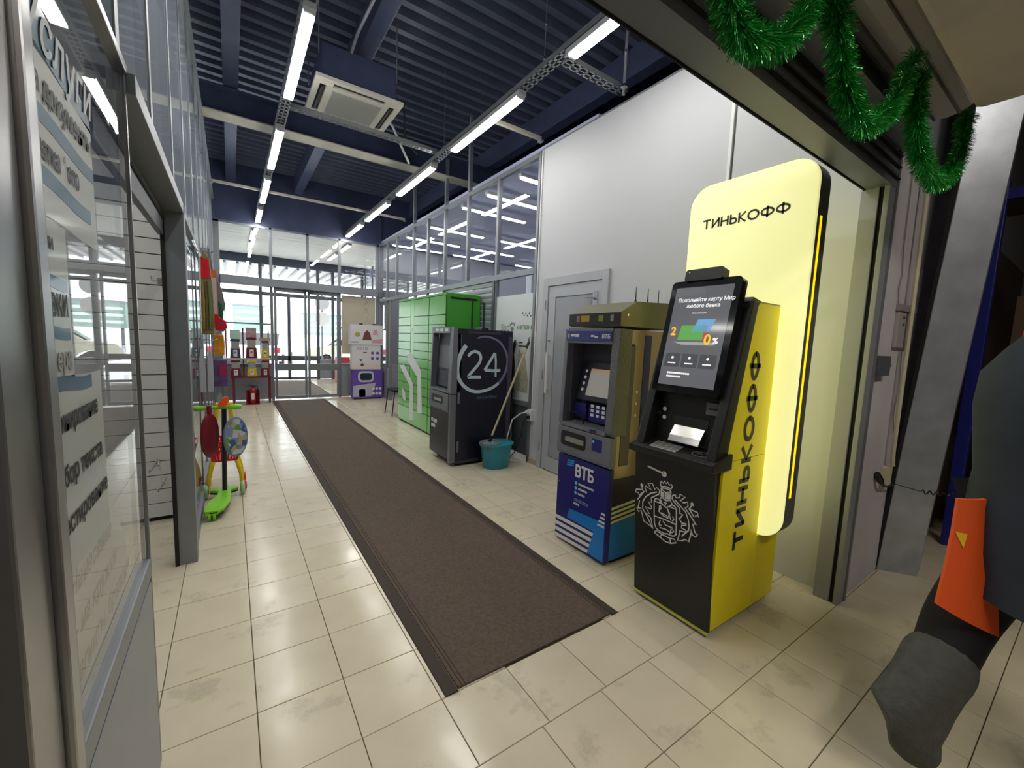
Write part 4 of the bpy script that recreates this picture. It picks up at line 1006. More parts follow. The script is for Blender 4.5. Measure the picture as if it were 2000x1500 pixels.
MB().tube([P1 + Vector((0, 0, .005)), P1 + Vector((.012, 0, .03)), P1 + Vector((.004, 0, .055)), P1 + Vector((-.008, 0, .03)), P1 + Vector((0, 0, .005))], .004, 6).build('loop', BLACK, t)
MB().tube([P0 - (P1 - P0).normalized() * .05, P0 + (P1 - P0).normalized() * .02], .018, 10).build('socket', BLACK, t)
mb = MB(); random.seed(3)
for k in range(22):
    a = random.uniform(0, 2 * PI); r = random.uniform(.02, .085)
    mb.tube([(2.345, 3.815, .262 + .01), (2.345 + r * .6 * math.cos(a), 3.81 + r * .6 * math.sin(a), .278), (2.345 + r * math.cos(a), 3.81 + r * math.sin(a), .266)], .009, 6)
mb.build('cotton_head', mat('dirty_cotton', (150, 146, 140), .9), t)
t = thing('broom', (2.74, 4.03, 0), 'black broom standing upside down against the back edge of the dark cash machine', 'broom')
MB().tube([(2.76, 4.03, .80), (2.762, 4.035, .95), (2.765, 4.03, 1.12), (2.76, 4.035, 1.25), (2.77, 4.03, 1.37), (2.775, 4.03, 1.42)], [.03, .034, .026, .014, .03, .012], 8, flat=.5).build('bristles', BLACK, t, smooth=True)
MB().tube([(2.77, 4.04, 0), (2.76, 4.03, .82)], .012, 8).build('stick', BLACK, t)

t = thing('power_socket', (2.84, 3.745, .5), 'white surface socket with two plugs on the wall corner above the cable coil', 'socket')
MB().box(2.805, 2.85, 3.70, 3.775, .50, .63).build('socket_box', WHITE, t, bevel=.004)
MB().box(2.77, 2.808, 3.725, 3.765, .585, .62).build('white_plug', WHITE, t, bevel=.006)
MB().tube([(2.775, 3.745, .60), (2.72, 3.78, .585), (2.66, 3.86, .50), (2.63, 3.90, .30), (2.60, 3.88, .06), (2.64, 3.84, .02), (2.74, 3.80, .013), (2.77, 3.86, .013), (2.70, 3.90, .015), (2.66, 3.84, .02), (2.60, 3.90, .12), (2.56, 3.97, .16)], .008, 8).build('white_cable', WHITE, t, smooth=True)
MB().box(2.78, 2.808, 3.715, 3.75, .52, .56).build('black_plug', BLACK, t, bevel=.005)
MB().tube([(2.785, 3.735, .54), (2.76, 3.77, .50), (2.77, 3.83, .30), (2.74, 3.90, .10), (2.70, 3.97, .012)], .006, 8).build('black_cable', BLACK, t, smooth=True)

# printed film on the partition glass
ZF = mat('frosted_white_film', (214, 220, 220), .5)
t = thing('window_film', (2.862, 4.2, .7), 'white frosted shop film with paw prints, a cat picture and green lettering', 'film sign')
MB().box(2.862, 2.866, 3.805, 4.612, .705, 1.96).build('film', ZF, t)
GP = mat('green_print', (86, 140, 78), .5); PG = mat('grey_print', (120, 124, 122), .5)
text('Зоо', 'lettering', PG, t, (2.862, 4.50, 1.525), *FX[:2], .12, th=.001)
text('магазин', 'lettering', GP, t, (2.862, 4.14, 1.545), *FX[:2], .085, th=.001, bold=.001)
mb = MB().flat(circ(.035, 12, -4.23, 1.55, .8), (2.862, 0, 0), *FX, th=.001)
for k in range(4): mb.flat(circ(.014, 8, -4.275 + .03 * k, 1.60 + (.018 if k in (1, 2) else 0), 1.4), (2.862, 0, 0), *FX, th=.001)
mb.build('paw_mark', PG, t)
mb = MB()
for k, (a, b) in enumerate(((-4.02, 1.735), (-3.99, 1.71), (-3.955, 1.73), (-3.925, 1.705), (-3.89, 1.73), (-3.86, 1.70))): mb.flat(circ(.012, 8, a, b), (2.862, 0, 0), *FX, th=.001)
mb.build('paw_trail', DARK, t)
cat_ = [(-4.09, .80), (-3.87, .80), (-3.86, .95), (-3.90, 1.10), (-3.93, 1.20), (-3.95, 1.28), (-3.97, 1.31), (-3.99, 1.27), (-4.03, 1.27), (-4.06, 1.31), (-4.08, 1.24), (-4.08, 1.15), (-4.06, 1.05), (-4.09, .95)]
MB().flat(cat_, (2.862, 0, 0), *FX, th=.001).build('cat_picture', mat('beige_cat_print', (176, 170, 150), .6, var=.2, vscale=25), t)
MB().flat([(-4.07, 1.38), (-4.0, 1.38), (-4.0, 1.40), (-4.07, 1.40)], (2.862, 0, 0), *FX, th=.001).flat([(-4.07, 1.34), (-3.93, 1.34), (-3.93, 1.355), (-4.07, 1.355)], (2.862, 0, 0), *FX, th=.001).build('small_print', GINK, t)

# ================================================================== CHAIR, PROMOTION BOARD, SHELF NEAR THE ENTRANCE
t = thing('visitor_chair', (2.5, 7.4, 0), 'black visitor chair with thin metal legs just behind the green lockers', 'chair')
MB().prism(rrect(.40, .42, .05, 4, 2.52, 7.25), 'z', .43, .47).build('seat', mat('black_fabric', (30, 30, 32), .9), t, bevel=.008)
MB().obox((2.72, 7.25, .72), (.02, 0, .006), (0, .20, 0), (-.03, 0, .13)).build('backrest', MATS['black_fabric'], t, bevel=.012)
for sx, sy in ((-.17, -.18), (-.17, .18), (.17, -.18), (.17, .18)):
    MB().tube([(2.52 + sx, 7.25 + sy, .44), (2.52 + sx * 1.3, 7.25 + sy * 1.12, .01)], .010, 8).build('leg', BLACK, t)
for sy in (-.18, .18): MB().tube([(2.69, 7.25 + sy, .45), (2.72, 7.25 + sy, .62)], .010, 8).build('back_upright', BLACK, t)

VIO = mat('violet_print', (104, 72, 176), .5)
PAP = mat('white_card', (222, 220, 224), .6)
t = thing('promotion_stand', (2.5, 9.3, 0), 'white and violet cardboard promotion stand with pictures beside the sliding door', 'promotion stand')
BY = 9.28
MB().box(2.17, 2.80, BY, BY + .22, .03, .66).build('lower_box', VIO, t, bevel=.004)
MB().box(2.15, 2.76, BY + .01, BY + .20, .66, 1.20).build('middle_box', PAP, t, bevel=.004)
MB().box(2.11, 2.81, BY - .005, BY + .19, 1.20, 1.63).build('upper_box', PAP, t, bevel=.004)
MB().box(2.19, 2.78, BY + .02, BY + .2, 0, .03).build('base', DARK, t)
def pf(pl, name, m, y=BY): return MB().flat(pl, (0, y, 0), *FY, th=.0015).build(name, m, t)
pf([(2.17, .06), (2.55, .06), (2.66, .36), (2.17, .30)], 'grey_field', mat('pale_violet_print', (188, 184, 204), .5))
pf(rrect(.34, .24, .08, 5, 2.44, .50), 'device_picture', mat('silver_print', (196, 196, 206), .4))
MB().flat(rrect(.25, .16, .05, 5, 2.44, .50), (0, BY - .002, 0), *FY, th=.0015).build('device_picture', mat('dark_teal_print', (22, 48, 66), .3), t)
pf(rrect(.14, .17, .03, 4, 2.36, .14), 'device_picture', mat('black_print2', (24, 26, 30), .5))
for i in range(3):
    for j in range(2): MB().flat(circ(.032, 12, 2.60 + .075 * i if i < 3 else 0, .12 + .11 * j), (0, BY - .002, 0), *FY, th=.0015).build('round_picture', WINK, t)
for i in range(2):
    for j in range(2): MB().flat(circ(.034, 12, 2.58 + .11 * i, .90 + .12 * j), (0, BY + .01, 0), *FY, th=.0015).build('round_picture', VIO, t)
for k, (a_x, w_) in enumerate(((2.25, .03), (2.30, .05), (2.375, .025), (2.42, .07))): MB().flat([(a_x, 1.08), (a_x + w_, 1.08), (a_x + w_, 1.15), (a_x, 1.15)], (0, BY + .01, 0), *FY, th=.0015).build('faded_print', mat('pale_grey_print', (184, 180, 192), .5), t)
MB().flat([(2.38, 1.02), (2.46, 1.02), (2.46, 1.04), (2.38, 1.04)], (0, BY + .01, 0), *FY, th=.0015).build('small_picture', DARK, t)
MB().flat([(2.30, .88), (2.37, .88), (2.335, .83)], (0, BY + .01, 0), *FY, th=.0015).build('small_picture', DARK, t)
MB().flat([(2.18, .67), (2.74, .67), (2.74, .77), (2.18, .77)], (0, BY + .01, 0), *FY, th=.0015).build('picture_row', mat('cream_print', (226, 214, 204), .5), t)
MB().flat(circ(.035, 10, 2.36, .76), (0, BY + .008, 0), *FY, th=.0015).build('small_picture', mat('brown_print', (110, 66, 60), .5), t)
MB().flat(circ(.055, 12, 2.26, 1.42), (0, BY - .005, 0), *FY, th=.0015).build('picture', mat('olive_print', (172, 168, 90), .5), t)
MB().flat([(2.36, 1.30), (2.56, 1.30), (2.52, 1.46), (2.46, 1.52), (2.40, 1.46)], (0, BY - .005, 0), *FY, th=.0015).build('picture', mat('brown_print', (110, 66, 60)), t)
MB().flat([(2.56, 1.24), (2.79, 1.24), (2.79, 1.34), (2.56, 1.30)], (0, BY - .005, 0), *FY, th=.0015).flat([(2.58, 1.42), (2.70, 1.42), (2.66, 1.54), (2.60, 1.52)], (0, BY - .006, 0), *FY, th=.0015).build('picture', mat('pink_print', (208, 160, 172), .5), t)
MB().flat([(2.13, 1.245), (2.28, 1.245), (2.28, 1.265), (2.13, 1.265)], (0, BY - .005, 0), *FY, th=.0015).build('caption', mat('indigo_print', (70, 66, 130), .5), t)
for x in (2.30, 2.58): MB().box(x, x + .07, BY, BY + .05, 1.63, 1.66).build('clip', BLACK, t, bevel=.01)

t = thing('paper_banner', (2.4, 9.74, 1.0), 'large beige paper banner with faint mirrored letters taped on the entrance glass', 'banner')
BN = mat('beige_paper_back', (190, 180, 160), .8, var=.05, vscale=6)
MB().box(2.04, 2.76, 9.745, 9.752, 1.55, 2.26).build('upper_sheet', BN, t)
MB().box(2.04, 2.35, 9.745, 9.752, .98, 1.548).build('lower_sheet', BN, t)
FN = mat('faint_letter_print', (168, 150, 138), .8)
for k, s in enumerate('АДЕ'):
    text(s, 'faint_letter', FN, t, (2.62, 9.745, 2.08 - .18 * k), (-1, 0, 0), (0, 0, 1), .15, th=-.001)

t = thing('display_shelf', (3.2, 8.2, 0), 'tall goods shelf standing inside the right shop beside its open doorway', 'shelf')
WDN = mat('tan_chipboard', (196, 170, 130), .6)
MB().box(3.10, 3.13, 7.7, 8.9, 0, 2.1).build('side_board', WDN, t)
for z in (.05, .45, .80, 1.12, 1.44, 1.76, 2.08): MB().box(3.13, 3.45, 7.7, 8.9, z, z + .02).build('shelf_board', WDN, t)
MB().box(3.13, 3.15, 7.7, 8.9, .07, .45).build('front_board', WDN, t)
random.seed(11)
cols = [(60, 70, 80), (150, 60, 70), (90, 120, 130), (200, 200, 196), (40, 50, 66), (120, 84, 60)]
nm = ['dark', 'red', 'teal', 'white', 'navy', 'brown']; sh = ['second', 'third', 'fourth', 'fifth', 'top']
for li, z in enumerate((.47, .82, 1.14, 1.46, 1.78)):
    for k in range(4):
        ci = (li * 3 + k) % 6; y0 = 7.78 + .27 * k; h = random.uniform(.16, .24)
        o = MB().box(3.16, 3.34, y0, y0 + .2, z + .0005, z + h).prism([(3.16, z + h), (3.34, z + h), (3.25, z + h + .03)], 'y', y0, y0 + .2).build('goods_package', mat('package_' + nm[ci], cols[ci], .5), None)
        tag(o, '%s package, number %s from the near end on the %s board of the shop shelf' % (nm[ci], ('one', 'two', 'three', 'four')[k], sh[li]), 'package', 'packages on the shop shelf')

# ================================================================== GUMBALL MACHINES WITH STAND
MAR = mat('maroon_painted_metal', (112, 20, 42), .35)
t = thing('vending_stand', (.36, 9.42, 0), 'maroon metal stand on legs carrying the toy capsule machines by the glass', 'stand')
MB().box(-.02, .635, 9.33, 9.52, .50, .53).build('lower_shelf', MAR, t, bevel=.004)
MB().box(-.10, .635, 9.36, 9.52, .86, .88).build('upper_shelf', mat('pale_shelf', (206, 200, 180), .5), t)
for x in (.02, .61):
    MB().box(x - .02, x + .02, 9.35, 9.50, .05, .50).build('leg', MAR, t)
    for y in (9.37, 9.48):
        MB().lathe([(.025, -.012), (.028, 0), (.025, .012)], (x, y, .028), 12, axis='x').build('castor', RUBBER, t)
for x in (-.08, .19, .61): MB().tube([(x, 9.50, .53), (x, 9.50, 1.45)], .012, 8).build('upright', MAR, t)
def capsule(x, z, body, wd, h, label, topc=None):
    t = thing('capsule_machine', (x, 9.42, z), label, 'capsule machine', 'toy capsule machines')
    MB().prism([(x - wd / 2, z), (x + wd / 2, z), (x + wd / 2 * .86, z + h * .5), (x - wd / 2 * .86, z + h * .5)], 'y', 9.36, 9.47).build('body', body, t, bevel=.005)
    MB().box(x - wd * .38, x + wd * .38, 9.365, 9.465, z + h * .5, z + h * .9).build('hopper', mat('cloudy_plastic', (150, 150, 146), .3), t, bevel=.01)
    MB().prism([(x - wd / 2, z + h * .88), (x + wd / 2, z + h * .88), (x + wd * .4, z + h), (x - wd * .4, z + h)], 'y', 9.36, 9.47).build('lid', topc or body, t, bevel=.004)
    MB().box(x - wd * .18, x + wd * .18, 9.352, 9.362, z + h * .08, z + h * .42).build('coin_plate', WINK, t)
    MB().lathe([(.018, 0), (.018, .02)], (x, 9.335, z + h * .30), 10, axis='y').build('crank', CHROME, t)
YP = mat('yellow_painted_metal', (214, 182, 30), .4); BP = mat('steel_blue_painted_metal', (52, 66, 90), .4)
capsule(.06, .531, MAR, .17, .31, 'maroon capsule machine on the lower shelf, nearest the corner post')
capsule(.32, .531, YP, .16, .31, 'yellow capsule machine in the middle of the lower shelf')
capsule(.54, .531, MAR, .15, .31, 'maroon capsule machine on the lower shelf beside the sliding door')
capsule(.06, .881, BP, .17, .36, 'steel blue capsule machine on the upper shelf')
capsule(.32, .881, MAR, .19, .40, 'wide maroon capsule machine in the middle of the upper shelf')
capsule(.54, .881, YP, .13, .34, 'narrow yellow capsule machine on the upper shelf beside the sliding door', BP)
for x, z, w_, h_, m_, lb in ((.06, 1.25, .16, .16, mat('mint_card', (176, 206, 190), .6), 'mint green topper card above the steel blue capsule machine'),
                            (.32, 1.29, .17, .17, mat('pink_pattern_card', (176, 140, 150), .6, var=.3, vscale=30), 'pink patterned topper card above the wide maroon capsule machine'),
                            (.54, 1.23, .18, .05, mat('tan_card', (190, 150, 110), .6), 'small tan topper plate above the narrow yellow capsule machine')):
    o = MB().box(x - w_ / 2, x + w_ / 2, 9.41, 9.42, z - .012, z + h_).box(x - .02, x + .02, 9.405, 9.425, z - .02, z + .02).build('topper_card', m_); tag(o, lb, 'card', 'topper cards')
def extinguisher(x, y, label):
    t = thing('fire_extinguisher', (x, y, 0), label, 'fire extinguisher')
    MB().box(x - .11, x + .11, y - .08, y + .08, .0, .02).box(x - .11, x - .10, y - .08, y + .08, .02, .27).box(x + .10, x + .11, y - .08, y + .08, .02, .27).box(x - .10, x + .10, y + .07, y + .08, .02, .27).build('stand_box', REDM, t)
    MB().lathe([(.06, .021), (.065, .03), (.065, .26), (.05, .30), (.02, .32), (.02, .34)], (x, y, 0), 18).build('cylinder', mat('extinguisher_red', (150, 24, 36), .3), t, smooth=True)
    MB().obox((x, y, .345), (.02, 0, 0), (0, .02, 0), (0, 0, .012)).obox((x - .03, y, .365), (.05, 0, .012), (0, .008, 0), (0, 0, .005)).build('valve', BLACK, t)
    MB().tube([(x + .02, y, .345), (x + .07, y - .02, .36), (x + .085, y - .03, .28), (x + .075, y - .05, .15)], .008, 8).build('hose', RUBBER, t, smooth=True)
    MB().box(x - .025, x + .025, y - .0675, y - .063, .10, .22).build('label_plate', WINK, t)
extinguisher(.32, 9.28, 'red fire extinguisher in a floor box under the capsule machine stand')

# ================================================================== TOYS AND GOODS AT THE LEFT GLASS
LIME = mat('lime_green_plastic', (130, 206, 40), .35); REDP = mat('bright_red_plastic', (206, 26, 40), .3); YLP = mat('yellow_plastic', (240, 206, 24), .35)
WINE = mat('wine_red_plastic', (116, 18, 38), .3)
t = thing('kick_scooter', (-.1, 3.9, 0), 'lime green three-wheeled child scooter with black stem beside the glass', 'scooter')
dk = [(-.155, 3.60), (-.20, 3.66), (-.185, 3.78), (-.125, 3.95), (-.12, 4.08), (-.05, 4.10), (.06, 4.13), (.06, 4.17), (-.09, 4.18), (-.26, 4.17), (-.26, 4.13), (-.17, 4.09)]
dk = [(-.17, 3.60), (-.20, 3.64), (-.18, 3.82), (-.125, 3.98), (-.12, 4.06), (-.18, 4.10), (-.18, 4.15), (.02, 4.15), (.02, 4.10), (-.035, 4.06), (-.03, 3.98), (-.035, 3.82), (-.08, 3.64), (-.11, 3.60)]
MB().prism(dk, 'z', .055, .075).build('deck', LIME, t, bevel=.006)
MB().prism([(p[0] * .96 - .003, p[1] + .004) for p in dk], 'z', .04, .055).build('underside', BLACK, t)
MB().tube([(-.075, 4.08, .06), (-.07, 4.02, .35), (-.06, 3.96, .80)], .018, 10).build('stem', BLACK, t)
MB().tube([(-.27, 3.95, .79), (.05, 3.95, .79)], .014, 10).build('handlebar', LIME, t)
for x0, x1 in ((-.275, -.19), (-.02, .055)): MB().tube([(x0, 3.95, .79), ((x0 + x1) / 2, 3.95, .79), (x1, 3.95, .79)], [.018, .022, .017], 10).build('grip', LIME, t)
CLW = mat('clear_green_wheel', (150, 190, 130), .25)
for x in (-.205, .05):
    MB().lathe([(.03, -.018), (.055, -.012), (.06, 0), (.055, .012), (.03, .018)], (x, 4.12, .06), 18, axis='x').build('front_wheel', CLW, t, smooth=True)
    MB().lathe([(.022, -.02), (.022, .02)], (x, 4.12, .06), 12, axis='x').build('hub', BLACK, t)
for x in (-.165, -.135):
    MB().lathe([(.02, -.012), (.036, -.008), (.038, 0), (.036, .008), (.02, .012)], (x, 3.63, .038), 16, axis='x').build('rear_wheel', LIME, t, smooth=True)
MB().prism([(3.60, .05), (3.60, .08), (3.66, .095), (3.72, .08), (3.72, .07), (3.66, .075)], 'x', -.19, -.11).build('brake_fender', LIME, t)
t = thing('toy_shopping_cart', (-.07, 4.35, 0), 'red toy shopping cart with yellow frame behind the green scooter', 'toy cart')
X0_, X1_, YA, YB = -.19, .05, 4.25, 4.50
mb = MB()
for i in range(9):
    f_ = i / 8
    for (xa, ya, xb, yb) in ((X0_, YA, X1_, YA), (X0_, YB, X1_, YB)):
        x_ = xa + (xb - xa) * f_; cxm = (X0_ + X1_) / 2; sx = cxm + (x_ - cxm) * .72
        mb.tube([(x_, ya, .44), (sx, ya + (.03 if ya == YA else -.03), .27)], .007, 5)
    y_ = YA + (YB - YA) * f_; cym = (YA + YB) / 2; sy = cym + (y_ - cym) * .76
    mb.tube([(X0_, y_, .44), (X0_ + .034, sy, .27)], .007, 5); mb.tube([(X1_, y_, .44), (X1_ - .034, sy, .27)], .007, 5)
for z, k in ((.44, 0), (.40, .2), (.36, .45), (.27, 1)):
    a, b, c, d = X0_ + .034 * k, X1_ - .034 * k, YA + .03 * k, YB - .03 * k
    mb.tube([(a, c, z), (b, c, z), (b, d, z), (a, d, z), (a, c, z)], .010, 6)
mb.build('basket', REDP, t)
MB().box(X0_ + .034, X1_ - .034, YA + .03, YB - .03, .262, .274).build('basket_floor', REDP, t)
for sx in (-1, 1):
    cx = -.07 + sx * .085
    MB().tube([(cx, YA + .01, .27), (cx + sx * .03, YA - .03, .16), (cx + sx * .035, YA - .02, .07)], .018, 8).tube([(cx, YB - .02, .27), (cx + sx * .03, YB, .15), (cx + sx * .035, YB, .07)], .018, 8).build('frame_leg', YLP, t, smooth=True)
    MB().tube([(cx * .6 - .028, YA, .44), (cx * .7 - .02, YA - .05, .62), (cx * .5 - .03, YA - .06, .78)], .016, 8).build('handle_bar', YLP, t, smooth=True)
    for y in (YA - .02, YB):
        MB().lathe([(.03, -.018), (.042, -.012), (.042, .012), (.03, .018)], (cx + sx * .05, y, .042), 14, axis='x').build('wheel', REDP, t)
MB().tube([(-.12, YA - .06, .78), (-.0, YA - .06, .78)], .015, 8).build('push_bar', YLP, t)
def disc(x, y, z, rx, rz, yaw, m, name, label, cat, tail=None, th=.014, pattern=None):
    t = thing(name, (x, y, z - rz), label, cat)
    ca, sa = math.cos(yaw), math.sin(yaw); mb = MB(); n = 28
    rings = [(-th, .90), (-th * .6, .98), (0, 1.0), (th * .6, .98), (th, .90)]
    for h, k in rings:
        for q in range(n):
            a = 2 * PI * q / n; u = rx * k * math.cos(a)
            mb.v.append((x + u * ca - h * sa, y + u * sa + h * ca, z + rz * k * math.sin(a)))
    for r in range(4):
        mb.f += [(r * n + q, r * n + (q + 1) % n, (r + 1) * n + (q + 1) % n, (r + 1) * n + q) for q in range(n)]
    mb.f += [tuple(range(n))[::-1], tuple(range(4 * n, 5 * n))]
    mb.build('blade', m, t, smooth=True)
    if pattern:
        MB().flat(circ(1, 24), (x + th * sa * 1.02, y - th * ca * 1.02, z), (rx * .88 * ca, rx * .88 * sa, 0), (0, 0, rz * .88), (sa, -ca, 0), .001).build('printed_face', pattern, t)
    if tail: MB().tube([(x, y, z + rz * .96), (x, y, z + rz + tail)], .016, 8).build('handle', m, t)
    return t
disc(-.155, 3.90, .58, .085, .175, .9, WINE, 'toy_racket', 'wine red oval toy racket hanging at the scooter handlebar', 'toy racket', .06)
pic = mat('blue_printed_card', (120, 140, 176), .4)
nt = pic.node_tree; N_ = nt.nodes; vv = N_.new('ShaderNodeTexVoronoi'); vv.inputs['Scale'].default_value = 26
rp = N_.new('ShaderNodeValToRGB'); tcx = N_.new('ShaderNodeTexCoord'); nt.links.new(tcx.outputs['Object'], vv.inputs['Vector'])
sv = N_.new('ShaderNodeSeparateColor'); nt.links.new(vv.outputs['Color'], sv.inputs[0]); nt.links.new(sv.outputs[0], rp.inputs[0])
rp.color_ramp.interpolation = 'CONSTANT'
for i, (p_, c_) in enumerate(((0, (130, 150, 190)), (.3, (200, 205, 210)), (.5, (110, 160, 70)), (.68, (70, 96, 150)), (.84, (186, 170, 140)))):
    e = rp.color_ramp.elements[0] if i == 0 else (rp.color_ramp.elements[1] if i == 1 else rp.color_ramp.elements.new(p_))
    e.position = p_; e.color = (*lin(c_), 1)
nt.links.new(rp.outputs[0], N_['Principled BSDF'].inputs['Base Color'])
disc(.01, 3.88, .56, .088, .165, .35, mat('blue_grey_plastic', (120, 134, 168), .35), 'toy_racket', 'oval toy racket with a printed blue and green picture hanging beside the red one', 'toy racket', None, .014, pic)
# hanging goods on hooks along the glass
t = thing('hook_rack', (-.2, 4.05, .9), 'chrome hook rail on the glass holding the hanging toys', 'hook rail')
MB().tube([(-.205, 3.7, 2.02), (-.205, 4.5, 2.02)], .008, 8).build('rail', CHROME, t)
for y, z in ((3.95, 1.96), (4.05, 1.30), (4.15, 1.36), (4.2, 1.16)):
    MB().tube([(-.205, y, z + .02), (-.12, y, z + .015), (-.09, y, z + .03)], .004, 6).build('hook', CHROME, t)
MB().tube([(-.205, 4.35, 2.02), (-.205, 4.35, .9)], .006, 6).build('upright', CHROME, t)
def bag(name, pts, y, th, m, label, cat, parts=()):
    t = thing(name, (pts[0][0], y, min(p[1] for p in pts)), label, cat, 'goods hanging at the left glass')
    MB().prism(pts, 'y', y - th, y + th).build('body', m, t, bevel=min(th * .7, .012))
    for nm_, pp, mm, off in parts:
        MB().flat(pp, (0, y - th - off, 0), *FY, th=.002).build(nm_, mm, t)
    return t
CLR = mat('clear_film', (170, 160, 130), .15, var=.3, vscale=14)
bag('toy_sword_bag', [(-.185, 1.36), (-.10, 1.36), (-.105, 1.70), (-.12, 1.93), (-.15, 1.98), (-.175, 1.93)], 3.93, .02, mat('olive_toy_bag', (128, 112, 66), .3, var=.35, vscale=22), 'long olive bag of toy weapons with a red header hanging at the glass', 'toy bag',
    (('red_header', [(-.175, 1.78), (-.12, 1.78), (-.125, 1.92), (-.17, 1.93)], REDP, .002),))
sb_ = bpy.data.objects['toy_sword_bag']
for k, (xa, c_) in enumerate(((-.165, (150, 130, 60)), (-.147, (104, 84, 56)), (-.128, (96, 120, 80)))):
    MB().tube([(xa, 3.905, 1.40), (xa + .004, 3.905, 1.60), (xa - .002, 3.905, 1.76)], [.006, .009, .005], 8).build('toy_blade', mat('toy_blade_%d' % k, c_, .35), sb_)
bag('christmas_stocking', [(-.115, 1.86), (-.085, 1.86), (-.075, 1.50), (-.03, 1.47), (-.02, 1.42), (-.05, 1.385), (-.10, 1.40), (-.115, 1.50)], 4.02, .015, mat('red_felt', (196, 28, 48), .8), 'red and white felt stocking hanging beside the toy weapon bag', 'stocking',
    (('white_band', [(-.115, 1.52), (-.08, 1.52), (-.085, 1.80), (-.115, 1.80)], mat('white_felt', (214, 200, 204), .9), .0), ('orange_cuff', [(-.115, 1.80), (-.087, 1.80), (-.087, 1.86), (-.115, 1.86)], mat('orange_felt', (220, 120, 70), .8), .0)))
bag('inflatable_toy', [(-.09, 1.62), (-.04, 1.55), (-.03, 1.60), (-.05, 1.72), (-.10, 1.86), (-.12, 2.02), (-.135, 2.06), (-.13, 1.9), (-.13, 1.68)], 4.12, .03, mat('grey_vinyl', (122, 122, 132), .4), 'grey pointed vinyl toy hanging behind the red stocking', 'toy')
bag('toy_figure', [(-.095, 1.46), (-.055, 1.46), (-.045, 1.52), (-.05, 1.60), (-.075, 1.63), (-.10, 1.58)], 4.06, .02, mat('green_plush', (20, 104, 66), .9), 'green plush figure hanging above the foot of the stocking', 'toy')
bag('snack_bag', [(-.12, 1.19), (-.05, 1.19), (-.045, 1.27), (-.05, 1.36), (-.115, 1.36), (-.12, 1.27)], 4.16, .015, mat('amber_bag', (226, 150, 30), .4, var=.25, vscale=30), 'amber yellow toy bag hanging below the stocking', 'toy bag')
bag('doll_box', [(-.125, .94), (-.03, .94), (-.03, 1.16), (-.125, 1.16)], 4.1, .02, mat('violet_toy_card', (92, 70, 120), .4, var=.3, vscale=20), 'violet and pink carded toy hanging below the amber bag', 'carded toy',
    (('pink_picture', [(-.085, 1.03), (-.035, 1.03), (-.04, 1.12), (-.08, 1.13)], mat('magenta_print', (170, 30, 84), .5), 0),))
bag('insole_pair', [(-.205, .91), (-.168, .91), (-.17, 1.10), (-.18, 1.25), (-.20, 1.25), (-.208, 1.10)], 3.98, .006, mat('pale_grey_foam', (176, 176, 184), .7), 'pale grey foam strip hanging at the glass, the nearer of two', 'foam strip')
bag('insole_pair', [(-.160, .91), (-.122, .91), (-.122, 1.12), (-.128, 1.22), (-.145, 1.25), (-.158, 1.15)], 4.0, .006, MATS['pale_grey_foam'], 'pale grey foam strip hanging beside the carded toy, the right of two', 'foam strip')
bag('water_pistol', [(-.10, .80), (-.05, .80), (-.025, .84), (-.035, .885), (-.065, .87), (-.095, .83)], 3.92, .012, mat('neon_orange_plastic', (255, 92, 30), .4), 'neon orange toy pistol hanging just above the scooter handlebar', 'toy pistol',
    (('clear_blister', [(-.10, .83), (-.06, .87), (-.075, .92), (-.105, .88)], mat('grey_blister', (150, 150, 156), .15), .001),))

# ---- printed film on the near glass panel (behind the pane)
t = thing('window_lettering', (-.245, 1.1, .72), 'white and teal service list film with dark lettering on the near left glass', 'film sign')
FW = mat('pale_grey_film', (170, 174, 171), .5, coat=.3); FT = mat('teal_film2', (22, 84, 114), .5, coat=.3); DT = mat('charcoal_letter', (40, 40, 44), .6); LW = mat('white_letter', (200, 204, 210), .6)
def fp(pl, name, m, x=-.2292): return MB().flat(pl, (x, 0, 0), *FXP, th=.0006).build(name, m, t)
def wave(y0, y1, z, amp, n=10): return [(y0 + (y1 - y0) * i / n, z + amp * math.sin(PI * (.2 + 1.5 * i / n))) for i in range(n + 1)]
def band(y0, y1, za, zb, amp, name, m, x=-.2292):
    return fp(wave(y0, y1, za, amp) + wave(y0, y1, zb, amp)[::-1], name, m, x)
band(.885, 1.24, 1.56, 1.80, .004, 'white_field', FW, -.2297)
fp([(.885, 1.80), (.93, 1.815), (1.10, 1.80), (1.24, 1.79), (1.235, 1.815), (1.1, 1.86), (.885, 1.90)], 'teal_heading', FT, -.2297)
band(.885, 1.24, 1.695, 1.722, .006, 'teal_wave', FT)
band(.885, 1.20, 1.605, 1.632, .006, 'teal_wave', FT)
text('Услуги', 'lettering', LW, t, (-.2284, .895, 1.815), *FXP[:2], .105, th=.0008, bold=.0013, shear=.25)
text('на документы', 'lettering', DT, t, (-.2284, .895, 1.742), *FXP[:2], .052, th=.0008, bold=.0013, sx=.95)
text('печатка фото', 'lettering', DT, t, (-.2284, .875, 1.648), *FXP[:2], .048, th=.0008, bold=.0013, sx=.82)
band(.885, 1.03, 1.30, 1.56, .002, 'white_field', FW, -.2297)
band(.885, 1.02, 1.455, 1.475, .003, 'teal_wave', FT)
band(.885, 1.02, 1.375, 1.395, .003, 'teal_wave', FT)
text('ки', 'lettering', DT, t, (-.2284, .925, 1.515), *FXP[:2], .032, th=.0008, bold=.0013)
text('ОВКИ', 'lettering', DT, t, (-.2284, .897, 1.412), *FXP[:2], .048, th=.0008, bold=.0013, sx=.85)
text('нгера', 'lettering', mat('pale_letter', (150, 152, 152), .6), t, (-.2284, .90, 1.325), *FXP[:2], .05, th=.0008, bold=.0013, sx=.85)
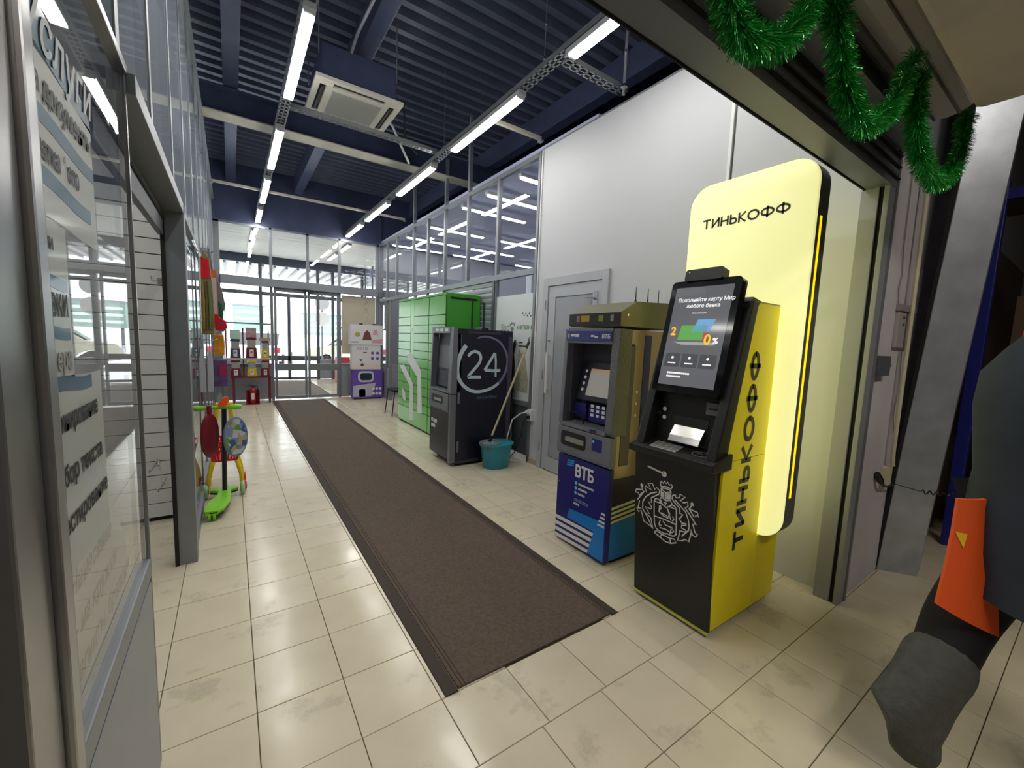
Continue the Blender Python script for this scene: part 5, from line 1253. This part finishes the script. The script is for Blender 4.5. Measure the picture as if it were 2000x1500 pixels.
band(.885, 1.20, .98, 1.31, .004, 'white_field', FW, -.2297)
band(.885, 1.13, 1.285, 1.31, .006, 'teal_wave', FT)
text('ламинирование', 'lettering', DT, t, (-.2284, .86, 1.225), *FXP[:2], .048, th=.0008, bold=.0013, sx=.8)
text('набор текста', 'lettering', DT, t, (-.2284, .88, 1.135), *FXP[:2], .048, th=.0008, bold=.0013, sx=.95)
text('тестирование', 'lettering', DT, t, (-.2284, .90, 1.055), *FXP[:2], .046, th=.0008, bold=.0013, sx=.95)
fp([(.885, .72), (1.35, .73), (1.42, .78), (1.38, .88), (1.28, .98), (.885, .98)], 'white_field', FW, -.2405)
text('Нанесение', 'lettering', DT, t, (-.2393, .96, .925), *FXP[:2], .055, th=.0008, bold=.0013, shear=.3)
text('— на кружки', 'lettering', DT, t, (-.2393, .93, .845), *FXP[:2], .055, th=.0008, bold=.0013, shear=.3)
text('магниты, брелоки', 'lettering', DT, t, (-.2393, .93, .765), *FXP[:2], .055, th=.0008, bold=.0013, shear=.3)
for k in range(3): fp(circ(.022, 10, .905, .94 - .08 * k), 'green_leaf', mat('soft_green_print', (140, 176, 120), .5), -.2284)
# hooks on the slat wall
for x, z in ((-.40, 1.72), (-.46, .44), (-.42, .30)):
    o = MB().tube([(x, 3.80, z), (x - .02, 3.60, z - .02), (x - .02, 3.57, z + .01)], .004, 6).box(x - .012, x + .012, 3.792, 3.80, z - .02, z + .02).build('slat_hook', CHROME); tag(o, {1.72: 'chrome hook high on the white slat wall in the left shop', .44: 'upper of the two low chrome hooks on the white slat wall', .30: 'lower of the two low chrome hooks on the white slat wall'}[z], 'hook', 'slat wall hooks')
# ================================================================== STORE SIDE: SHUTTER, WALL, COLUMN, GARLAND
d4 = struct('door_4', (1.3, .8, 2.26))
MB().prism([(.74, 2.26), (.84, 2.26), (.84, 2.44), (.76, 2.44), (.745, 2.40), (.752, 2.385), (.735, 2.33), (.742, 2.32)], 'x', -.30, 2.86).build('bottom_bar', mat('grey_shutter_bar', (122, 126, 138), .4, .2), d4)
MB().box(-.30, 2.86, .845, .85, 2.255, 2.275).build('rubber_lip', RUBBER, d4)
for zz in (2.30, 2.355, 2.41): MB().box(-.30, 2.86, .730, .742, zz, zz + .006).build('bar_groove', RUBBER, d4)
MB().prism([(.66, 2.46), (.74, 2.44), (.75, 2.47), (.70, 2.52)], 'x', -.30, 2.86).build('bar_cover', mat('grey_shutter_bar', (122, 126, 138)), d4)
mb = MB(); n = 20
mb.v = []; cy, cz, r = .61, 2.72, .14
pts = []
for k in range(n):
    a = 2 * PI * k / n
    pts.append((cy + r * math.cos(a), cz + r * math.sin(a)))
MB().prism(pts, 'x', .2, 2.95).build('shutter_roll', mat('pale_grey_roll', (190, 188, 190), .5, .2), d4)
for k in range(0, n, 2):
    a = 2 * PI * k / n
    MB().tube([(.2, cy + (r + .002) * math.cos(a), cz + (r + .002) * math.sin(a)), (2.95, cy + (r + .002) * math.cos(a), cz + (r + .002) * math.sin(a))], .006, 6).build('roll_seam', mat('dark_roll_seam', (90, 88, 90), .5), d4)
MB().box(2.765, 2.85, .742, .765, 0, 2.26).build('guide_rail', mat('grey_rail', (150, 153, 156), .45, .2), d4, bevel=.003)
MB().box(2.765, 2.85, .785, .86, 0, 2.26).build('guide_rail', mat('grey_rail', (150, 153, 156), .45, .2), d4, bevel=.003)
MB().box(2.78, 2.85, .765, .785, 0, 2.26).build('guide_slot', RUBBER, d4)
MB().box(2.85, 2.872, .735, .76, 0, 2.45).build('guide_flange', ALU, d4)
o = MB().box(.4, 2.58, .12, .45, 2.42, 2.80).build('trim_8', mat('cream_wrapped_duct', (214, 204, 200), .8, var=.06, vscale=5, bump=.5, bscale=7), bevel=.05, seg=4); o['kind'] = 'structure'
# leaning galvanised column
cg = struct('trim_9', (3.55, .68, 0))
def lean(sec, z0, z1, dy):
    mb = MB(); n = len(sec)
    mb.v = [(x, y, z0) for x, y in sec] + [(x, y - dy, z1) for x, y in sec]
    mb.f = [tuple(range(n))[::-1], tuple(range(n, 2 * n))] + [(i, (i + 1) % n, n + (i + 1) % n, n + i) for i in range(n)]
    return mb
lean([(3.47, .752), (3.485, .752), (3.60, .585), (3.74, .60), (3.74, .62), (3.61, .605), (3.49, .77)], 0, 3.2, .17).build('channel', GALV, cg)
lean([(3.46, .753), (3.47, .753), (3.47, .77), (3.46, .77)], 0, 3.2, .17).build('edge_lip', RUBBER, cg)
lean([(3.74, .60), (3.95, .63), (3.95, .66), (3.74, .63)], .0, 3.2, .17).build('web', GALV, cg)
MB().box(3.70, 3.72, .585, .60, 1.30, 1.37).build('paper_tag', mat('paper_tag', (190, 184, 170), .7), cg)
# white wall fittings
t = thing('cable_pipe', (3.3, .745, .7), 'thin cream cable pipe running down the white wall beside the column', 'pipe')
MB().tube([(3.28, .716, 2.44), (3.30, .714, 1.6), (3.32, .716, .80), (3.35, .716, .73)], .011, 8).build('pipe', mat('cream_plastic', (206, 200, 172), .5), t, smooth=True)
t = thing('alarm_panel', (3.28, .75, 1.45), 'small grey alarm panel on the white wall behind the cream pipe', 'panel')
MB().box(3.17, 3.42, .735, .7545, 1.45, 1.66).build('housing', mat('grey_beige_plastic', (164, 158, 160), .5), t, bevel=.004)
MB().box(3.16, 3.44, .725, .7545, 1.66, 1.70).build('cover', mat('grey_beige_dark', (140, 136, 140), .5), t, bevel=.003)
for z in (1.58, 1.62): MB().box(3.24, 3.27, .732, .736, z, z + .012).build('indicator', DARK, t)
t = thing('shutter_lock_box', (2.97, .75, 1.3), 'grey metal lock box with a key beside the shutter rail', 'lock box')
MB().box(2.875, 3.06, .72, .7545, 1.29, 1.40).build('box', ALU_D, t, bevel=.004)
MB().tube([(3.06, .735, 1.345), (3.10, .73, 1.345)], .007, 6).build('key', CHROME, t)
t = thing('power_socket', (3.30, .745, .6), 'cream wall socket with a black plug low on the white wall', 'socket')
MB().box(3.29, 3.40, .725, .7545, .60, .72).build('socket_box', MATS['cream_plastic'], t, bevel=.004)
MB().tube([(3.17, .745, .70), (3.19, .73, .66), (3.24, .725, .62), (3.32, .722, .60)], [.018, .02, .008, .005], 8).build('plug', BLACK, t, smooth=True)
mb = MB(); pts = [(3.33, .722, .60), (3.44, .71, .60)]
for k in range(28): pts.append((3.46 + .012 * k * .45 + .008 * math.cos(k * 1.4), .60 - .0042 * k, .585 + .014 * math.sin(k * 1.4)))
mb.tube([(p[0], p[1] - .05 * (i / len(pts)), p[2]) for i, p in enumerate(pts)], .004, 6).build('cable', BLACK, t, smooth=True)
t = thing('wall_wire', (3.2, .75, .9), 'thin grey loose wire hanging down the white wall', 'wire')
MB().tube([(3.12, .749, 2.4), (3.13, .748, 2.0), (3.17, .748, 1.86), (3.14, .748, 1.78), (3.17, .748, 1.7)], .003, 6).tube([(3.36, .748, 1.44), (3.40, .748, 1.2), (3.36, .748, 1.05), (3.42, .748, .92)], .003, 6).build('wire', mat('grey_wire', (140, 138, 140), .5), t)
# blue rack
RB = mat('royal_blue_lacquer', (26, 34, 120), .35)
t = thing('storage_rack', (4.4, .5, 0), 'blue steel storage rack upright at the right edge beyond the column', 'rack')
MB().box(4.40, 4.47, .55, .62, 0, 2.62).build('upright', RB, t, bevel=.006)
MB().box(4.40, 4.47, -.45, -.38, 0, 2.62).build('upright', RB, t, bevel=.006)
for z in (.4, 1.2, 2.5):
    MB().box(4.42, 4.46, -.38, .55, z, z + .07).build('beam', RB, t)
    MB().box(4.47, 5.1, -.45, .62, z + .03, z + .05).build('shelf', mat('rack_board', (84, 70, 58), .7), t)
MB().lathe([(.01, 0), (.01, .01)], (4.395, .585, 2.55), 8, axis='x').build('bolt', CHROME, t)
for k, (y, z, c, h, nm_) in enumerate(((.3, .45, (74, 40, 44), .5, 'wine coloured'), (-.05, .45, (40, 40, 46), .45, 'dark grey'), (.3, 1.25, (84, 66, 52), .6, 'brown'), (-.1, 1.25, (60, 50, 44), .5, 'dark brown'))):
    o = MB().box(4.55, 4.95, y - .15, y + .15, z + .0005, z + h).box(4.55, 4.95, y - .02, y + .02, z + h, z + h + .002).build('carton', mat('carton_%d' % k, c, .8)); tag(o, '%s carton on the blue storage rack' % nm_, 'carton', 'cartons on the blue rack')

# ---- tinsel garland
TIN = mat('green_tinsel_foil', (22, 150, 54), .25, .4)
TINH = mat('sparkle_green_tinsel', (120, 220, 120), .12, .6)  # lighter strands put the sparkle of the foil into the colour
def garland(pts, label, dens, rad):
    t = thing('tinsel_garland', pts[0], label, 'garland', 'green tinsel garlands')
    P = [tuple(v * 1000 for v in p) for p in pts]
    path = []
    for i in range(len(P) - 1):
        p0, p1, p2, p3 = P[max(i - 1, 0)], P[i], P[i + 1], P[min(i + 2, len(P) - 1)]
        for j in range(24):
            q = j / 24
            path.append(Vector([.5 * (2 * p1[k] + (p2[k] - p0[k]) * q + (2 * p0[k] - 5 * p1[k] + 4 * p2[k] - p3[k]) * q * q + (3 * p1[k] - p0[k] - 3 * p2[k] + p3[k]) * q ** 3) / 1000 for k in range(3)]))
    MB().tube(path[::3] + [path[-1]], .006, 6).build('core', mat('dark_green_core', (6, 50, 18), .6), t)
    rng = random.Random(len(pts))
    for nm_, m_, frac in (('tinsel_strands', TIN, .82), ('tinsel_strands', TINH, .18)):
        mb = MB()
        L_ = sum((path[i + 1] - path[i]).length for i in range(len(path) - 1))
        cnt = int(L_ * dens * frac)
        for _ in range(cnt):
            i = rng.randrange(len(path) - 1); c = path[i].lerp(path[i + 1], rng.random())
            d = Vector((rng.gauss(0, 1), rng.gauss(0, 1), rng.gauss(0, 1))).normalized()
            e = d.cross(Vector((rng.gauss(0, 1), rng.gauss(0, 1), rng.gauss(0, 1)))).normalized() * .0011
            ln = rad * rng.uniform(.75, 1.1); bend = Vector((0, 0, -.008))
            a = c + d * ln * .55; b = c + d * ln + bend
            mb.add([c - e, c + e, a + e, a - e, b + e * .7, b - e * .7], [(0, 1, 2, 3), (3, 2, 4, 5)])
        mb.build(nm_, m_, t)['kind'] = 'stuff'
garland([(0.72, 0.47, 2.105), (0.796, 0.47, 2.006), (0.909, 0.47, 2.022), (1.001, 0.47, 2.075), (1.076, 0.47, 2.173)], 'short swag of green tinsel at the top edge above the shutter', 7000, .040)
garland([(1.175, 0.47, 2.272), (1.228, 0.47, 2.196), (1.304, 0.47, 2.097), (1.365, 0.47, 2.06), (1.478, 0.47, 2.044), (1.592, 0.47, 2.097), (1.683, 0.47, 2.173), (1.819, 0.47, 2.355)], 'large hanging loop of green tinsel in front of the shutter roll', 7000, .040)
garland([(1.89, 0.47, 2.325), (1.895, 0.47, 2.219), (1.971, 0.47, 2.135), (2.062, 0.47, 2.09), (2.259, 0.47, 2.075), (2.426, 0.47, 2.143), (2.547, 0.47, 2.272), (2.57, 0.47, 2.416)], 'last loop of green tinsel hanging over the white wall beside the column', 7000, .040)

# ================================================================== STORE LAMPS (behind the photographer)
STL = emis('lit_store_diffuser', (255, 246, 232), STORE)
for k, (x, y) in enumerate(((.2, -1.3), (1.9, -1.4))):
    linear_light(x - .6, x + .6, y - .06, y + .06, 3.55, '%s store strip lamp behind the photographer' % ('left', 'right')[k], 'store strip lamps', STL)

# ================================================================== PERSON AT THE RIGHT EDGE
def skin(name, verts, edges, radii, m, parent, sub=2, root=0):
    me = bpy.data.meshes.new(name); me.from_pydata(verts, edges, [])
    o = bpy.data.objects.new(name, me); COL.objects.link(o)
    md = o.modifiers.new('skin', 'SKIN'); md.use_smooth_shade = True; md.branch_smoothing = .6
    for i, r in enumerate(radii):
        sv = me.skin_vertices[0].data[i]; sv.radius = r if isinstance(r, tuple) else (r, r); sv.use_root = (i == root)
    sb = o.modifiers.new('sub', 'SUBSURF'); sb.levels = sub; sb.render_levels = sub
    dg = bpy.context.evaluated_depsgraph_get()
    m2 = bpy.data.meshes.new_from_object(o.evaluated_get(dg)); bpy.data.objects.remove(o, do_unlink=True)
    m2.materials.clear(); m2.materials.append(m)
    for p in m2.polygons: p.use_smooth = True
    return link(name, m2, parent)
pe = thing('person', (2.03, .1, 0), 'person in a dark padded jacket over an orange apron striding past at the right edge', 'person')
SKN = mat('skin', (196, 152, 128), .5)
J = {'pel': (2.04, .10, .92), 'wst': (2.04, .11, 1.08), 'chs': (2.05, .12, 1.30), 'nck': (2.05, .13, 1.46), 'hdb': (2.05, .13, 1.54), 'hdm': (2.055, .125, 1.62), 'hdt': (2.05, .13, 1.69),
     'shl': (2.14, .24, 1.40), 'shr': (1.96, .0, 1.40), 'ell': (2.22, .26, 1.14), 'elr': (1.98, -.10, 1.13), 'wrl': (2.34, .14, 1.02), 'wrr': (2.14, -.22, 1.02),
     'hil': (2.08, .16, .88), 'hir': (2.02, .05, .88), 'knl': (2.09, .22, .50), 'anl': (1.835, .25, .27), 'knr': (2.10, .00, .48), 'anr': (2.09, -.01, .09)}
for k_ in list(J):
    if k_ not in ('knl', 'anl'): J[k_] = (J[k_][0] + .085, J[k_][1] - .058, J[k_][2])
ks = list(J); ix = {k: i for i, k in enumerate(ks)}
ed = [('pel', 'wst'), ('wst', 'chs'), ('chs', 'nck'), ('nck', 'hdb'), ('hdb', 'hdm'), ('hdm', 'hdt'), ('chs', 'shl'), ('shl', 'ell'), ('ell', 'wrl'), ('chs', 'shr'), ('shr', 'elr'), ('elr', 'wrr'), ('pel', 'hil'), ('hil', 'knl'), ('knl', 'anl'), ('pel', 'hir'), ('hir', 'knr'), ('knr', 'anr')]
rad = {'pel': .13, 'wst': .12, 'chs': .14, 'nck': .055, 'hdb': .075, 'hdm': .088, 'hdt': .07, 'shl': .06, 'shr': .06, 'ell': .042, 'elr': .042, 'wrl': .028, 'wrr': .028, 'hil': .085, 'hir': .085, 'knl': .05, 'knr': .055, 'anl': .03, 'anr': .038}
# hands
vts = [J[k] for k in ks]; eds = [(ix[a], ix[b]) for a, b in ed]; rds = [rad[k] for k in ks]
fwd = Vector((.75, -.66, 0)); sid = Vector((.66, .75, 0))
for wr, sg in (('wrl', 1), ('wrr', -1)):
    w_ = Vector(J[wr]); pal = w_ + fwd * .06; b = len(vts); vts.append(tuple(pal)); eds.append((ix[wr], b)); rds.append((.022, .032))
    for q, (off, ln) in enumerate(((-.03, .065), (-.01, .08), (.01, .075), (.03, .06))):
        k0 = len(vts); p0 = pal + fwd * .035 + sid * off; p1 = p0 + fwd * ln * .5 - Vector((0, 0, .012)); p2 = p1 + fwd * ln * .35 - Vector((0, 0, .028))
        vts += [tuple(p0), tuple(p1), tuple(p2)]; eds += [(b, k0), (k0, k0 + 1), (k0 + 1, k0 + 2)]; rds += [.0095, .009, .008]
    k0 = len(vts); p0 = pal + sid * (-sg * .035) + fwd * -.005; p1 = p0 + fwd * .035 + sid * (-sg * .018); vts += [tuple(p0), tuple(p1)]; eds += [(b, k0), (k0, k0 + 1)]; rds += [.011, .009]
skin('body', vts, eds, rds, SKN, pe, 2)
# face details
hd = Vector((2.055, .125, 1.61))
for s_ in (-1, 1):
    MB().lathe([(.004, -.006), (.012, 0), (.004, .006)], tuple(hd + fwd * .082 + sid * s_ * .032 + Vector((0, 0, .012))), 10).build('eye', mat('eye_white', (230, 228, 224), .2), pe)
    MB().obox(tuple(hd + sid * s_ * .088), fwd * .018, sid * .006, Vector((0, 0, .03))).build('ear', SKN, pe, bevel=.005)
MB().prism([(-.012, -.02), (.012, -.02), (0, .025)], 'y', -.012, .012).build('nose', SKN, pe).matrix_world = Matrix.Translation(hd + fwd * .09 - Vector((0, 0, .005)))
MB().obox(tuple(hd + fwd * .083 - Vector((0, 0, .042))), fwd * .004, sid * .024, Vector((0, 0, .005))).build('mouth', mat('lips', (150, 84, 80), .5), pe)
# knitted hat and red scarf
HAT = mat('black_knit', (26, 25, 26), .95, bump=.5, bscale=200)
MB().lathe([(.106, -.045), (.110, 0), (.108, .05), (.085, .105), (.04, .13), (.005, .135)], (2.05, .13, 1.635), 20).build('knitted_hat', HAT, pe, smooth=True)
MB().lathe([(.10, -.04), (.118, -.02), (.115, .03), (.095, .05)], (2.05, .13, 1.47), 20, 1.0, 1.0).build('scarf', mat('red_scarf', (176, 34, 38), .9), pe, smooth=True)
# jacket: torso loft and sleeves
JK = mat('dark_teal_padded_fabric', (40, 50, 62), .75, var=.12, vscale=12, bump=.35, bscale=9)
mb = MB(); n = 28
prof_ = [(.64, .205, .19), (.70, .21, .19), (.78, .215, .195), (.92, .215, .195), (1.02, .210, .190), (1.12, .215, .195), (1.25, .225, .20), (1.36, .225, .185), (1.44, .17, .15), (1.50, .11, .11)]
for h, a, b in prof_:
    cx, cy = 2.045 + .01 * (h - .9), .11 + .02 * (h - .9)
    for q in range(n):
        an = 2 * PI * q / n; k = 1 + .02 * math.sin(h * 42)
        d = sid * (a * k * math.cos(an)) + fwd * (b * k * math.sin(an))
        mb.v.append((cx + d.x, cy + d.y, h + (.03 * math.cos(an) if h < .75 else 0)))
for r in range(len(prof_) - 1):
    mb.f += [(r * n + q, r * n + (q + 1) % n, (r + 1) * n + (q + 1) % n, (r + 1) * n + q) for q in range(n)]
mb.f.append(tuple(range(n))[::-1])
mb.build('jacket', JK, pe, smooth=True)
for a in ('l', 'r'):
    skin('sleeve', [J['sh' + a], J['el' + a], J['wr' + a]], [(0, 1), (1, 2)], [.095, .075, .055], JK, pe, 2)
TR = mat('black_trousers', (24, 24, 26), .9)
skin('trousers', [J['pel'], J['hil'], J['knl'], (1.95, .232, .37), (1.88, .24, .31), J['hir'], J['knr'], (2.177, -.066, .20)], [(0, 1), (1, 2), (2, 3), (3, 4), (0, 5), (5, 6), (6, 7)], [.15, .115, .10, .085, .06, .115, .085, .075], TR, pe, 2)
BT = mat('grey_felt_boot', (78, 80, 76), .95, var=.15, vscale=30, bump=.4, bscale=60)
bt = skin('boot', [(2.02, .225, .43), J['anl'], (1.77, .325, .215), (1.835, .255, .12), (1.885, .215, .06)], [(0, 1), (1, 2), (1, 3), (3, 4)], [.120, .114, .085, .088, .06], BT, pe, 2, root=1)
bt2 = skin('boot', [(2.185, -.063, .33), (2.175, -.068, .10), (2.145, -.043, .06), (2.255, -.138, .055), (2.325, -.198, .05)], [(0, 1), (1, 2), (1, 3), (3, 4)], [.085, .07, .055, .052, .045], BT, pe, 2, root=1)
for o_ in pe.children:
    if o_.name.startswith(('jacket', 'knitted_hat', 'scarf', 'eye', 'ear', 'nose', 'mouth')): o_.location = Vector(o_.location) + Vector((.085, -.058, 0))
# orange apron hanging below the jacket
Lp = [(1.958, 0.249, 0.943), (1.941, 0.247, 0.834), (1.918, 0.248, 0.716), (1.89, 0.252, 0.598)]
Mp = [(1.962, 0.199, 0.95), (1.945, 0.194, 0.824), (1.929, 0.189, 0.694), (1.915, 0.182, 0.561)]
Rp = [(2.056, 0.16, 0.964), (2.038, 0.154, 0.815), (2.028, 0.142, 0.667), (2.027, 0.124, 0.511)]
mb = MB(); g = []
for r in range(4):
    for t_ in range(7):
        q = t_ / 6; a, b, c = Vector(Lp[r]), Vector(Mp[r]), Vector(Rp[r]); p = (1 - q) ** 2 * a + 2 * q * (1 - q) * b + q * q * c
        g.append(p)
inn = [p + Vector((.012, .008, 0)) for p in g]
mb.v = [tuple(p) for p in g] + [tuple(p) for p in inn]
for r in range(3):
    for q in range(6):
        i = r * 7 + q; mb.f.append((i, i + 1, i + 8, i + 7)); mb.f.append((28 + i, 28 + i + 7, 28 + i + 8, 28 + i + 1))
bd = list(range(7)) + [13, 20, 27] + list(range(26, 20, -1)) + [14, 7]
for i in range(len(bd)): a, b = bd[i], bd[(i + 1) % len(bd)]; mb.f.append((a, 28 + a, 28 + b, b))
ap = mb.build('apron', mat('bright_orange_cloth', (238, 92, 30), .6), pe, smooth=True)
def aps(r, q):
    i0 = int(min(r, 2)); fr_ = r - i0
    def row(i_): a, b, c = Vector(Lp[i_]), Vector(Mp[i_]), Vector(Rp[i_]); return (1 - q) ** 2 * a + 2 * q * (1 - q) * b + q * q * c
    p = row(i0).lerp(row(i0 + 1), fr_); return p - (p - Vector((0, 0, 1.4))).normalized() * .004
tr_ = [aps(.95, .04), aps(.92, .30), aps(1.3, .26)]; nn_ = (tr_[0] - Vector((0, 0, 1.4))).normalized() * .003
MB().add(tr_ + [q + nn_ for q in tr_], [(0, 1, 2), (3, 5, 4), (0, 3, 4, 1), (1, 4, 5, 2), (2, 5, 3, 0)]).build('yellow_patch', mat('yellow_patch', (236, 196, 40), .6), ap)

# ================================================================== VESTIBULE AND OUTDOORS
t = thing('vestibule_mat', (1.4, 11.6, 0), 'grey-brown door mat on the vestibule floor behind the sliding doors', 'mat')
MB().box(.80, 1.85, 10.3, 13.3, -.0005, .012).build('pile', mat('grey_brown_mat', (112, 100, 88), .95, var=.15, vscale=40), t)
MB().box(.76, 1.89, 10.26, 10.3, -.0005, .010).box(.76, 1.89, 13.3, 13.34, -.0005, .010).box(.76, .80, 10.3, 13.3, -.0005, .010).box(1.85, 1.89, 10.3, 13.3, -.0005, .010).build('edge', RUBBER, t)
t = thing('fire_hose_cabinet', (2.5, 12.9, 0), 'red fire cabinet standing in the vestibule right of the doors', 'fire cabinet')
MB().box(2.50, 2.85, 12.6, 12.9, .0, .75).build('cabinet', mat('signal_red', (196, 30, 34), .4), t, bevel=.008)
MB().box(2.52, 2.83, 12.592, 12.60, .05, .70).build('door', MATS['signal_red'], t, bevel=.003)
MB().box(2.54, 2.56, 12.575, 12.592, .36, .44).build('handle', CHROME, t)
CARW = mat('white_car_paint', (226, 228, 232), .25, coat=.5); CARB = mat('beige_car_paint', (206, 200, 176), .3, coat=.5)
def car(x, y, yaw, paint, label):
    t = thing('parked_car', (0, 0, 0), label, 'car')
    prof = [(-2.1, .35), (-2.15, .62), (-2.05, .85), (-1.75, .95), (-1.25, 1.38), (-.9, 1.45), (.35, 1.45), (.75, 1.36), (1.25, .98), (2.0, .86), (2.15, .62), (2.1, .35), (1.75, .30), (1.62, .55), (1.35, .66), (1.08, .55), (.95, .30), (-.95, .30), (-1.08, .55), (-1.35, .66), (-1.62, .55), (-1.75, .30)]
    MB().prism(prof, 'y', -.82, .82).build('body', paint, t, bevel=.04, seg=2)
    MB().prism([(-1.58, 1.0), (-1.2, 1.34), (.32, 1.38), (.68, 1.32), (1.08, 1.0)], 'y', -.835, .835).build('side_glass', mat('dark_car_glass', (52, 58, 62), .1), t)
    MB().prism([(-1.80, .97), (-1.70, .97), (-1.22, 1.38), (-1.30, 1.40)], 'y', -.68, .68).build('rear_glass', MATS['dark_car_glass'], t)
    MB().prism([(1.34, .97), (1.22, .97), (.78, 1.34), (.86, 1.37)], 'y', -.68, .68).build('windscreen', MATS['dark_car_glass'], t)
    for sx in (-1.35, 1.35):
        for sy in (-.78, .78):
            w_ = MB().lathe([(.2, -.09), (.31, -.08), (.32, 0), (.31, .08), (.2, .09)], (sx, sy, .26), 20, axis='y').build('wheel', RUBBER, t)
            MB().lathe([(.19, -.10), (.19, .10)], (sx, sy, .26), 16, axis='y').build('hub_cap', mat('hub_grey', (160, 160, 164), .4, .6), w_)
    for sy in (-.66, .66):
        MB().box(-2.16, -2.06, sy - .15, sy + .15, .66, .86).build('tail_light', mat('tail_red', (214, 40, 54), .2), t, bevel=.02)
        MB().box(2.04, 2.14, sy - .16, sy + .16, .62, .76).build('headlight', mat('headlamp', (210, 214, 216), .1), t, bevel=.02)
    MB().box(-2.19, -2.10, -.84, .84, .40, .58).box(2.08, 2.20, -.84, .84, .38, .56).build('bumper', paint, t, bevel=.03)
    MB().box(-2.165, -2.15, -.26, .26, .68, .80).build('number_plate', WINK, t)
    t.location = (x, y, -.06); t.rotation_euler = (0, 0, yaw); return t
car(1.2, 20.4, math.radians(78), CARW, 'white parked car with red tail lamp seen through the left sliding door leaf')
car(4.7, 18.9, math.radians(172), CARB, 'beige parked car seen through the right part of the entrance glass')
GB = mat('faded_green_board', (128, 150, 142), .6, var=.06, vscale=3)
def board(x, y, w_, z0, z1, label, lines):
    t = thing('billboard', (x, y, -.06), label, 'billboard', 'green roadside boards')
    MB().box(x - w_ / 2, x + w_ / 2, y, y + .15, z0, z1).build('board', GB, t)
    MB().box(x - w_ / 2 - .05, x + w_ / 2 + .05, y - .02, y + .17, z1, z1 + .08).build('frame', ALU, t)
    for sx in (-.4, .4): MB().box(x + sx * w_ - .06, x + sx * w_ + .06, y + .02, y + .14, -.06, z0).build('post', ALU_D, t)
    for k in range(lines): MB().box(x - w_ * .42, x + w_ * (.40 - .1 * (k % 2)), y - .006, y, z1 - .35 - .32 * k, z1 - .22 - .32 * k).build('print_line', mat('pale_print_line', (206, 220, 208), .6), t)
board(5.2, 27, 3.4, 1.3, 2.5, 'pale green roadside board with printed lines behind the beige car', 3)
board(-.7, 24, 1.0, .9, 2.6, 'narrow pale green board outside left, nearest the corner post', 2)
board(.75, 24, 1.3, .9, 2.6, 'wider pale green board outside behind the capsule machines', 2)
t = thing('road_sign', (3.0, 17, -.06), 'round grey road sign on a post outside the right door leaf', 'road sign')
MB().tube([(2.85, 17, -.06), (2.85, 17, 3.0)], .03, 8).build('post', ALU_D, t)
MB().lathe([(.26, 0), (.26, .02)], (2.85, 16.95, 2.55), 20, axis='y').build('disc', mat('sign_grey', (190, 190, 188), .5), t)
MB().lathe([(.26, 0), (.26, .02)], (2.85, 16.95, 1.95), 20, axis='y').build('disc', mat('sign_pale', (220, 214, 208), .5), t)
for k, (x, y, r, lb) in enumerate(((-5.5, 24, 2.6, 'left'), (3.6, 31, 2.6, 'middle'), (12, 29, 3.4, 'right'))):
    mb = MB(); rr = random.Random(k)
    mb.lathe([(r, -.1), (r * .85, .3), (r * .6, .62), (r * .3, .82), (.05, .9)], (x, y, -.06), 18, 1.3, .8)
    mb.v = [(a + rr.uniform(-.12, .12), b + rr.uniform(-.12, .12), c + rr.uniform(-.06, .06)) for a, b, c in mb.v]
    o = mb.build('snow_heap', SNOW, smooth=True); tag(o, '%s heap of cleared snow along the road outside' % lb, 'snow heap', 'snow heaps')
